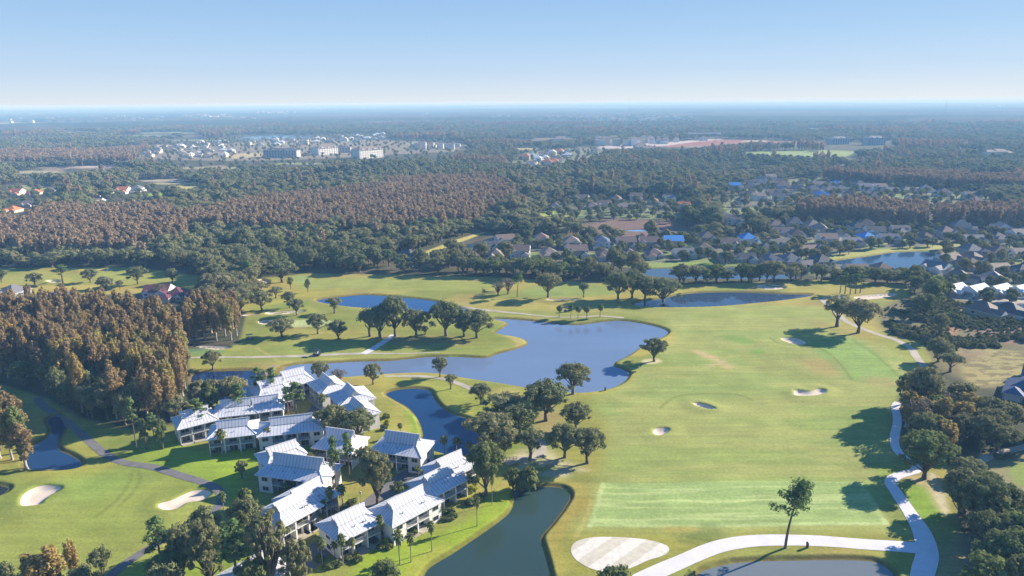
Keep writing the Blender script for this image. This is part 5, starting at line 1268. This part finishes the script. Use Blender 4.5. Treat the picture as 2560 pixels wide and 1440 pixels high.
# understorey round the bottom right corner and the roofs
for pts, sp, kd, hh, ww, lb, gp_ in (
   ([(2390,1230),(2440,1210),(2540,1290),(2640,1400),(2640,1560),(2420,1560),(2400,1440),(2420,1380)], 7.5, ['oak','light','dark'], (8, 11.5), (9, 12), 'green oak in the thick belt down the lower right edge', 'trees of the lower right belt'),
   ([(480,1330),(560,1320),(780,1420),(760,1600),(380,1600),(420,1480)], 7.5, ['dark','oak','light'], (8, 12), (8, 11), 'dark leafy tree of the thicket at the bottom under the lower left roofs', 'thicket trees at the bottom'),
   ([(520,640),(640,650),(700,690),(640,700),(640,760),(600,800),(520,790),(500,720)], 8, ['oak','dark'], (9, 13), (10, 12), 'dark oak of the thicket between the two upper fairways', 'thicket between the upper fairways'),
   ([(460,1000),(540,1005),(600,1010),(600,1025),(500,1040),(440,1060)], 7, ['light','dark'], (7, 10), (6, 8), 'small green tree between the cypress wood and the back roofs', 'trees behind the back roofs')):
    X, Y = fill(W(pts), sp, 40); r = random.Random(9)
    # stay off the buildings
    for x, y in zip(X, Y):
        if any((x-b_.location.x)**2+(y-b_.location.y)**2 < 144 for b_ in C.objects if b_.get('category') == 'building'): continue
        tree_at(r.choice(kd), x, y, r.uniform(*hh), r.uniform(*ww), lb, gp_)

# belt of oaks along the north edge of the course and in front of the houses: traced bases
r = random.Random(12); nbelt = 0
def belt(p0, p1, n, h, w, lb, gp_, kinds=('oak', 'oak', 'dark', 'light'), jit=15):
    for i in range(n):
        t = (i+.5)/n; x, y = P(p0[0]+(p1[0]-p0[0])*t+r.uniform(-jit, jit), p0[1]+(p1[1]-p0[1])*t+r.uniform(-6, 3)); q = r.uniform(.7, 1.2); tree_at(r.choice(kinds), x, y, r.uniform(*h)*q, r.uniform(*w)*q, lb, gp_)
belt((1180,688),(1520,700), 17, (9, 12), (11, 14), 'oak in the row along the far edge of the course, below the houses', 'oak row below the houses')
belt((1190,682),(1520,690), 14, (8, 11), (10, 13), 'oak in the back of the row below the houses', 'oak row below the houses, back')
belt((1690,712),(2060,700), 18, (8, 11), (10, 13), 'oak in the row between the hidden pond and the course', 'oak row at the hidden pond')
belt((2080,704),(2290,710), 9, (7, 9.5), (10, 13), 'oak in the row in front of the suburb lake', 'oak row before the suburb lake')
belt((2070,693),(2280,693), 7, (4, 6), (10, 13), 'oak in the back row in front of the suburb lake', 'back oak row before the suburb lake')
belt((2290,700),(2340,770), 7, (8, 12), (9, 11), 'tree of the belt left of the pale roofed bungalows', 'belt left of the pale roofed bungalows')
belt((1520,676),(1600,690), 5, (10, 13), (10, 12), 'tall tree at the left end of the hidden pond', 'trees left of the hidden pond')
belt((2030,636),(1800,660), 7, (5, 8), (6, 8), 'garden tree at the edge of the suburb front row', 'garden trees of the front row')

# back woods
GOLFP = GOLF
def forest_points(r0, r1, spacing, seed):
    X, Y = scatter(0, (-r1*.86, r1*.86, r0*.6, r1), spacing, seed); rad = np.hypot(X, Y)
    px, py = proj(X, Y); k = (rad > r0) & (rad <= r1) & (px > -260) & (px < 2820) & (py < 760)
    X, Y = X[k], Y[k]
    k = sdist(GOLFP, X, Y) < -3
    for c in CLEAR: k &= sdist_box(c, X, Y, 5) < -2
    for c in PW.values(): k &= sdist_box(c, X, Y, 5) < -2
    px, py = proj(X, Y)
    k &= ~((py > 658) & (px > 1180)) & ~((py > 640) & (px > 1750)) & (py < 735)
    k &= clear_of_houses(X, Y, 11)
    k &= (fbm(X/42, Y/34, 23, 2) > .33) | (sdist(GOLFP, X, Y) > -40)
    return X[k], Y[k]
def brown_mask(X, Y):
    m = np.zeros(len(X), bool)
    for c in BROWN: m |= sdist_box(c, X, Y, 5)+(fbm(X/20, Y/20, 7)-.5)*14 > 0
    return m
allO, allC = [], []
for (r0, r1, sp, sd) in ((330, 900, 9.0, 1), (900, 1700, 11.5, 2), (1700, 3300, 18, 3)):
    X, Y = forest_points(r0, r1, sp, sd); bm = brown_mask(X, Y)
    allO.append((X[~bm], Y[~bm])); allC.append((X[bm], Y[bm])); print('forest', r0, len(X), int(bm.sum()))
# nearest of the back woods as individual oaks
X, Y = allO[0]; o = np.argsort(np.hypot(X, Y)); r = random.Random(21)
NEAR = 110
for i in o[:NEAR]:
    tree_at(r.choice(['oak', 'oak', 'dark', 'oak']), X[i], Y[i], r.uniform(9, 14), r.uniform(10, 14), 'dark green oak at the front edge of the wide woods behind the upper fairway', 'front edge of the back woods')
allO[0] = (X[o[NEAR:]], Y[o[NEAR:]])
g = np.random.default_rng(4)
X, Y = allO[0]; n = len(X); hs = .50+.95*fbm(X/45, Y/45, 91, 2)+g.normal(0, .15, n)
inst('oak_woods', LOD['oakm']+LOD['cypm'][:2], X, Y, g.uniform(.75, 1.6, n), hs, np.where(g.random(n) < .04, g.integers(5, 7, n), g.integers(0, 5, n)), 'dense dark green oak woods stretching behind the course')
X = np.concatenate([allO[1][0], allO[2][0]]); Y = np.concatenate([allO[1][1], allO[2][1]]); n = len(X); rad = np.hypot(X, Y)
inst('far_oak_woods', LOD['oakf']+LOD['cypf'], X, Y, np.where(rad > 1700, 1.55, 1.05)*g.uniform(.8, 1.2, n), (.5+.95*fbm(X/110, Y/90, 92, 2))*g.uniform(.85, 1.15, n), np.where((g.random(n) < .03) | (fbm(X/260, Y/160, 29, 2) > .72), g.integers(3, 5, n), g.integers(0, 3, n)), 'hazy blue green woods reaching toward the horizon')
# cypress belts are planted denser
def dense(polys, r0, r1, sp, sd):
    out = []
    for j, c in enumerate(polys):
        X, Y = fill(c, sp, sd+j); rad = np.hypot(X, Y); k = (rad > r0) & (rad <= r1)
        for c2 in CLEAR: k &= sdist_box(c2, X, Y, 5) < -2
        k &= clear_of_houses(X, Y, 10); out.append((X[k], Y[k]))
    return np.concatenate([a for a, b in out]), np.concatenate([b for a, b in out])
X, Y = dense(BROWN, 300, 1000, 5.2, 50); X = np.concatenate([X, CX]); Y = np.concatenate([Y, CY_]); n = len(X); print('cyp stuff', n)
inst('cypress_woods', LOD['cypm'], X, Y, g.uniform(.8, 1.25, n), .72+.35*fbm(X/40, Y/40, 93, 2)+g.normal(0, .06, n), g.integers(0, 4, n), 'belts of brown leafless cypress woods among the green')
X, Y = dense(BROWN, 1000, 3300, 8.5, 60); n = len(X); print('cyp far', n)
inst('far_cypress_woods', LOD['cypf'], X, Y, g.uniform(.9, 1.3, n), g.uniform(.75, 1.05, n), g.integers(0, 2, n), 'distant belts of greyish brown cypress woods')
# garden trees between the houses
gx, gy = [], []
for c, sp in ((CLEAR[0], 10.5), (CLEAR[5], 12), (CLEAR[7], 15), (CLEAR[15], 30), (CLEAR[16], 26), (CLEAR[9], 16), (CLEAR[10], 16), (CLEAR[0][:12], 12)):
    X, Y = fill(c, sp, 70); k = clear_of_houses(X, Y, 9.5)
    for pw in PW.values(): k &= sdist_box(pw, X, Y, 8) < -3
    k &= sdist_box(CLEAR[4], X, Y, 8) < -3
    k &= fbm(X/30, Y/30, 13) > .36; gx.append(X[k]); gy.append(Y[k])
X = np.concatenate(gx); Y = np.concatenate(gy); n = len(X); print('garden', n)
inst('garden_trees', LOD['oakm'], X, Y, g.uniform(.4, .75, n), g.uniform(.4, .7, n), g.integers(0, 5, n), 'small garden trees scattered between the houses')
# scrub on the east side
def scr(poly, sp, seed, s, lab, name, thr=.42, protos=None):
    X, Y = fill(poly, sp, seed); k = (fbm(X/14, Y/14, 15) > thr) & clear_of_houses(X, Y, 10); X, Y = X[k], Y[k]; n = len(X); g = np.random.default_rng(seed)
    q = (fbm(X/22, Y/22, 19)*2.2)**1.6*s
    inst(name, protos or (PROTO['scrub']+PROTO['bush']), X, Y, q*g.uniform(.8, 1.5, n), q*g.uniform(.7, 1.4, n), g.integers(0, 5 if protos is None else len(protos), n), lab, 'shrubs')
scr(SCRUB, 2.4, 81, .85, 'tangled green scrub between the course and the houses', 'scrub', .38)
scr(W([(2440,1155),(2520,1135),(2560,1135),(2700,1120),(2700,1500),(2560,1500),(2530,1400),(2500,1270)]), 3.4, 83, .9, 'thin scrub on the sandy ground at the right edge', 'edge_scrub', .5)
scr(W([(1440,590),(1480,600),(1700,602),(1800,592),(1830,600),(1700,608),(1440,604)]), 5, 84, 2.2, 'tawny bushes along the brown marsh', 'marsh_scrub', .3)

# canopy beyond the single trees
rr2 = [3100.]
while rr2[-1] < 60000: rr2.append(rr2[-1]*(1.012 if rr2[-1] < 9000 else 1.03))
aa2 = np.radians(np.linspace(-41, 41, 1500)); A2, R2 = np.meshgrid(aa2, np.array(rr2)); X = (R2*np.sin(A2)).ravel(); Y = (R2*np.cos(A2)).ravel()
base = terrain(X, Y)[0]; rad = R2.ravel(); open_ = np.clip(smooth(.60, .64, fbm(X/1500, Y/500, 77, 4)), 0, 1)
hC = (9+7*fbm(X/22, Y/160, 95, 3)+8*(fbm(X/400, Y/500, 96, 2)-.4))*(1-open_)-3*open_
Z = base+hC*smooth(3100, 3500, rad)-2*(1-smooth(3100, 3300, rad))
n2_, m2_ = R2.shape; me = bpy.data.meshes.new('distant_woods'); me.vertices.add(X.size); me.vertices.foreach_set('co', np.stack([X, Y, Z], -1).astype(np.float32).ravel())
i0 = (np.arange(n2_-1)[:, None]*m2_+np.arange(m2_-1)[None]).ravel(); q = np.stack([i0, i0+1, i0+m2_+1, i0+m2_], -1); nf = len(q)
me.loops.add(nf*4); me.loops.foreach_set('vertex_index', q.ravel().astype(np.int32)); me.polygons.add(nf); me.polygons.foreach_set('loop_start', np.arange(0, nf*4, 4, dtype=np.int32)); me.update(calc_edges=True)
cc = np.array([.05,.062,.04])[None]*np.ones((X.size, 1)); w_ = smooth(.5, .62, fbm(X/700, Y/420, 71, 4))[:, None]*.7; cc = cc*(1-w_)+np.array([.11,.085,.065])*w_
cc = cc*(.7+.6*fbm(X/14, Y/70, 97, 2))[:, None]
ca = me.attributes.new('zone_color', 'FLOAT_COLOR', 'POINT'); ca.data.foreach_set('color', np.concatenate([cc, np.ones((X.size, 1))], 1).astype(np.float32).ravel())
dm = bpy.data.materials.new('distant_canopy'); dm.use_nodes = True; b = dm.node_tree.nodes['Principled BSDF']; b.inputs['Roughness'].default_value = 1; b.inputs['Specular IOR Level'].default_value = 0
at = dm.node_tree.nodes.new('ShaderNodeAttribute'); at.attribute_name = 'zone_color'; dm.node_tree.links.new(at.outputs['Color'], b.inputs['Base Color'])
me.materials.append(dm); tag(link('distant_woods', me), 'continuous blue hazed tree canopy running to the horizon', 'woods', kind='stuff')
# ------------------------------------------------------------------ far apartment blocks, masts, vehicles
def block(px, py, wpx, hpx, dep, rz, storeys, roofc, wallc, label):
    x, y = P(px, py); w = width_px(px, py, wpx); h = height_px(px, py, py-hpx)
    t = thing('apartment_building', label, 'building', (x, y+dep/2, 0), R(rz)); b = MB(); b.box(-w/2, w/2, -dep/2, dep/2, -1, h*.82); link('wall', b.mesh('wall', WM[wallc]), t)
    b = MB(); n = max(2, round(w/14))
    hip(b, -w/2, w/2, -dep/2, dep/2, h*.82, .35, 1.0)
    for i in range(n): xc = -w/2+w*(i+.5)/n; b.v and hip(b, xc-3, xc+3, -dep/2-1.2, 0, h*.85, .5, .3, gable='y')
    link('roof', b.mesh('roof', [RM[roofc], M['trim']]), t)
    wb = MB(); wb.box(-1.1, 1.1, -.12, .02, -.8, .8); wm_ = wb.mesh('window', M['glass'])
    nx = max(3, int(w/5.5))
    for i in range(nx):
        for k in range(storeys):
            o = link('window', wm_, t); o.location = (-w/2+w*(i+.5)/nx, -dep/2, h*.82*(k+.55)/storeys)
    return t
block(702, 394, 88, 22, 18, -8, 4, 'dark', 'grey', 'long shaded apartment block left of the two bright ones')
block(808, 387, 58, 21, 26, 50, 4, 'tan', 'white', 'smaller of the two bright white apartment blocks')
block(915, 396, 74, 27, 26, 50, 4, 'tan', 'white', 'larger bright white apartment block with four storeys')
block(855, 382, 40, 16, 16, 5, 3, 'dark', 'grey', 'shaded block between the two bright apartment blocks')
block(1060, 371, 60, 10, 16, 0, 2, 'steel_shade', 'white', 'long low terrace right of the apartment blocks')
block(1120, 368, 60, 9, 16, 0, 2, 'grey', 'white', 'second long low terrace right of the apartment blocks')
block(2100, 361, 46, 18, 22, 10, 5, 'grey', 'grey', 'left of the two hazy mid rise buildings')
block(2190, 363, 48, 22, 22, 10, 5, 'grey', 'grey', 'right of the two hazy mid rise buildings')
block(1410, 366, 22, 10, 14, 15, 2, 'orange', 'yellow', 'lone sunlit orange building beyond the woods')
block(1760, 352, 16, 10, 16, 10, 2, 'tan', 'white', 'white building under the crane by the red clay field')
def mast(px, by, ty, label, name='radio_mast', rad=.5):
    x, y = P(px, by); h = height_px(px, by, ty); b = MB()
    for q in range(3):
        a = q*2.094; b.tube([(math.cos(a)*rad*2, math.sin(a)*rad*2, 0), (math.cos(a)*rad, math.sin(a)*rad, h)], [rad*.35, rad*.25], 4)
    for k in range(int(h/6)):
        z = k*6; b.tube([(rad*1.6, 0, z), (-rad, rad*1.2, z+6)], [rad*.2, rad*.2], 3); b.tube([(-rad, rad*1.2, z), (-rad, -rad*1.2, z+6)], [rad*.2, rad*.2], 3)
    t = thing(name, label, 'mast', (x, y, 0)); link('lattice', b.mesh('lattice', M['rail']), t)
    c = MB(); c.box(-rad*3, rad*3, -rad, rad, h-3, h); link('antenna', c.mesh('antenna', M['trim']), t)
mast(1928, 383, 303, 'tall lattice mast above the red clay field', rad=.8)
mast(1573, 300, 249, 'faint mast breaking the horizon right of centre', rad=.3)
mast(2357, 320, 249, 'faint mast breaking the horizon at the right', rad=.3)
x, y = P(181, 414); h = height_px(181, 414, 383); b = MB(); b.tube([(0,0,0),(0,0,h)], [.5,.3], 6); t = thing('flood_light_pole', 'white pole in front of the far brown cypress belt', 'pole', (x, y, 0)); link('pole', b.mesh('pole', M['trim']), t)
b = MB(); b.box(-1.5, 1.5, -.3, .3, h-.6, h+.4); link('lamp_bar', b.mesh('lamp_bar', M['trim']), t)
x, y = P(1790, 349); t = thing('tower_crane', 'tower crane with a long white jib over the clay field', 'crane', (x, y, 0)); h = height_px(1790, 349, 334); L_ = width_px(1790, 349, 68)
b = MB(); b.box(-1, 1, -1, 1, 0, h); link('mast', b.mesh('mast', M['rail']), t); b = MB(); b.box(-L_, 8, -.9, .9, h, h+2.2); link('jib', b.mesh('jib', M['trim']), t); b = MB(); b.box(5, 11, -2, 2, h-2.5, h+3.5); b.box(-L_-2, -L_+4, -2, 2, h-1.5, h+3); link('counterweight', b.mesh('counterweight', M['trim']), t)

PAINT = {k: mat(k+'_paint', v, .35, .5) for k, v in dict(white=(.72,.72,.72), black=(.03,.03,.035), red=(.35,.04,.03), silver=(.4,.41,.43), blue=(.05,.12,.3)).items()}
TYRE = mat('tyre', (.02,.02,.02), .9)
def wheelm(r_, w_):
    b = MB(); n = 14
    for s in (-1, 1): b.face([(math.cos(2*math.pi*k/n*s)*r_, s*w_/2, math.sin(2*math.pi*k/n*s)*r_) for k in range(n)][::-1], 0)
    for k in range(n):
        a, c = 2*math.pi*k/n, 2*math.pi*(k+1)/n; b.face([(math.cos(a)*r_, -w_/2, math.sin(a)*r_), (math.cos(c)*r_, -w_/2, math.sin(c)*r_), (math.cos(c)*r_, w_/2, math.sin(c)*r_), (math.cos(a)*r_, w_/2, math.sin(a)*r_)], 0)
        b.face([(math.cos(a)*r_*.55, -w_/2-.01, math.sin(a)*r_*.55), (math.cos(c)*r_*.55, -w_/2-.01, math.sin(c)*r_*.55), (0, -w_/2-.012, 0)], 1); b.face([(math.cos(c)*r_*.55, w_/2+.01, math.sin(c)*r_*.55), (math.cos(a)*r_*.55, w_/2+.01, math.sin(a)*r_*.55), (0, w_/2+.012, 0)], 1)
    return b.mesh('wheel', [TYRE, PAINT['silver']])
WH = wheelm(.33, .22); WHS = wheelm(.23, .18)
def prism(b, prof, y0, y1, mi=0, taper=0):
    n = len(prof); ym = (y0+y1)/2
    def pt(i, s): x, z, k = prof[i]; yy = (y0 if s < 0 else y1); yy = ym+(yy-ym)*(1-taper*k); return (x, yy, z)
    for i in range(n): j = (i+1) % n; b.face([pt(i, -1), pt(j, -1), pt(j, 1), pt(i, 1)], mi)
    b.face([pt(i, -1) for i in range(n)][::-1], mi); b.face([pt(i, 1) for i in range(n)], mi)
def car(px, py, rz, paint, label, van=False, group=None):
    x, y = P(px, py); t = thing('van' if van else 'parked_car', label, 'van' if van else 'car', (x, y, float(TZ(x, y)[0])+.06), R(rz), group); b = MB()
    if van: prism(b, [(-2.6,.35,0),(2.6,.35,0),(2.65,1.0,0),(2.1,1.25,.2),(1.5,2.1,1),(-2.5,2.15,1),(-2.65,1.2,0)], -.95, .95, 0, .12)
    else: prism(b, [(-2.2,.3,0),(2.2,.3,0),(2.25,.75,0),(1.2,.9,0),(-2.15,.95,0)], -.88, .88); 
    link('body', b.mesh('body', PAINT[paint]), t); b = MB()
    if van: prism(b, [(1.52,1.3,.2),(2.0,1.3,.2),(1.52,2.02,.9),(-2.3,2.02,.9),(-2.3,1.35,.2)], -.965, .965, 0, .12)
    else: prism(b, [(-1.9,.92,0),(1.1,.9,0),(.4,1.42,1),(-1.3,1.45,1)], -.8, .8, 0, .25)
    link('windows', b.mesh('windows', M['glass']), t)
    for wx in (-1.4, 1.35):
        for wy in (-.8, .8): o = link('wheel', WH, t); o.location = (wx, wy, .33)
car(2440, 742, 20, 'white', 'white van parked before the second pale bungalow', True)
car(2545, 747, 10, 'white', 'white van parked before the rightmost pale bungalow', True)
car(2432, 752, 60, 'silver', 'silver car on the drive below the white van')
car(1380, 634, 10, 'blue', 'blue car parked beside the tan front row house'); car(1366, 632, 10, 'white', 'white car parked beside the blue one')
car(2470, 752, 5, 'black', 'dark car on the street before the pale bungalows')
def golf_cart(px, py, rz, label):
    x, y = P(px, py); t = thing('golf_cart', label, 'golf cart', (x, y, float(TZ(x, y)[0])+.05), R(rz)); t.scale = (1.25,)*3
    b = MB(); prism(b, [(-1.2,.25,0),(1.2,.25,0),(1.25,.6,0),(.85,.85,.3),(.7,.4,0),(-.3,.4,0),(-.35,.75,0),(-1.2,.8,0)], -.58, .58, 0, .15); link('body', b.mesh('body', PAINT['black']), t)
    b = MB(); prism(b, [(-1.15,1.82,0),(.95,1.82,0),(.85,1.92,1),(-1.05,1.92,1)], -.62, .62, 0, .1); link('canopy', b.mesh('canopy', PAINT['black']), t)
    for wx, wy in ((-1.05,-.5),(-1.05,.5),(.85,-.5),(.85,.5)): b = MB(); b.tube([(wx, wy, .6), (wx*.93, wy, 1.83)], [.03,.03], 4); link('post', b.mesh('post', M['rail']), t)
    b = MB(); b.box(-.35, .15, -.5, .5, .75, .88); b.box(-.42, -.33, -.5, .5, .88, 1.3); link('seat', b.mesh('seat', PAINT['silver']), t)
    for wx in (-.8, .8):
        for wy in (-.5, .5): o = link('wheel', WHS, t); o.location = (wx, wy, .23)
golf_cart(792, 889, 175, 'dark golf cart driving on the cart path left of the island grove')
golf_cart(1417, 779, 20, 'tiny dark cart on the grass south of the far pond')
golf_cart(625, 850, 30, 'tiny cart by the green behind the lone small oak')
def bin_(px, py, label, c='rail', h=1.1):
    x, y = P(px, py); t = thing('waste_bin', label, 'bin', (x, y, float(TZ(x, y)[0]))); b = MB(); b.tube([(0,0,0),(0,0,h*.8)], [.30,.34], 10); link('drum', b.mesh('drum', PAINT['black'] if c == 'rail' else M[c]), t); b = MB(); b.tube([(0,0,h*.8),(0,0,h*.92),(0,0,h)], [.38,.36,.1], 10); link('lid', b.mesh('lid', PAINT['black']), t)
bin_(2018, 1369, 'dark green waste bin on the grass between the path and the corner pond', h=1.5); bin_(1513, 976, 'small dark post like bin at the lake bank', h=1.2)
# the uprooted stump with its long root plate, and street lamps with white globes
x, y = P(1210, 735); t = thing('uprooted_stump', 'brown root plate of the fallen tree on the upper fairway', 'stump', (x, y, float(TZ(x, y)[0]))); b = MB()
for k in range(16): a = k*2.4; b.tube([(0,0,1.4),(math.cos(a)*.6, math.sin(a)*.5, 1.5+math.sin(k)), (math.cos(a)*1.5, math.sin(a)*.9, 1.6+1.6*math.sin(k*1.9))], [.28,.16,.04], 5)
link('roots', b.mesh('roots', M['trunk'], True), t); b = MB(); b.tube([(0,0,1.2),(3,1,.8),(6.5,2,.5)], [.5,.38,.25], 8); link('log', b.mesh('log', M['trunk'], True), t)
for px, py, l in ((852,1272,'white globe lamp post beside the inner street'),(903,1262,'white globe lamp post under the courtyard oak')):
    x, y = P(px, py); t = thing('lamp_post', l, 'lamp', (x, y, 0)); b = MB(); b.tube([(0,0,0),(0,0,3.2)], [.08,.05], 6); link('pole', b.mesh('pole', M['rail']), t)
    b = MB(); b.tube([(0,0,3.2),(0,0,3.35),(0,0,3.55),(0,0,3.75),(0,0,3.85)], [.1,.25,.3,.22,.05], 8); link('globe', b.mesh('globe', M['trim'], True), t)
# wooden rail fence beside the path fork
t0 = P(1258, 1152); t1 = P(1292, 1150); t = thing('rail_fence', 'short pale wooden rail fence at the head of the near pond by the path', 'fence', (t0[0], t0[1], 0)); d = t1-t0; b = MB()
for z in (.5, 1.0): b.tube([(0,0,z),(d[0],d[1],z)], [.06,.06], 4)
link('rails', b.mesh('rails', M['ptrunk']), t)
for k in range(5): b = MB(); b.tube([(d[0]*k/4,d[1]*k/4,-.2),(d[0]*k/4,d[1]*k/4,1.15)], [.08,.08], 6); link('post', b.mesh('post', M['ptrunk']), t)

# ------------------------------------------------------------------ haze
hb = MB(); hb.box(-64000, 64000, -2000, 64000, -12, 101)
hm = bpy.data.materials.new('air'); hm.use_nodes = True; hn = hm.node_tree; hn.nodes.remove(hn.nodes['Principled BSDF'])
pv = hn.nodes.new('ShaderNodeVolumePrincipled'); pv.inputs['Color'].default_value = (.25, .50, .82, 1); pv.inputs['Absorption Color'].default_value = (.72, .52, .05, 1); pv.inputs['Density'].default_value = HAZE; pv.inputs['Anisotropy'].default_value = .0
hn.links.new(pv.outputs[0], hn.nodes['Material Output'].inputs['Volume'])
tag(link('haze', hb.mesh('haze', hm)), 'pale blue haze in the air', 'haze', kind='stuff')
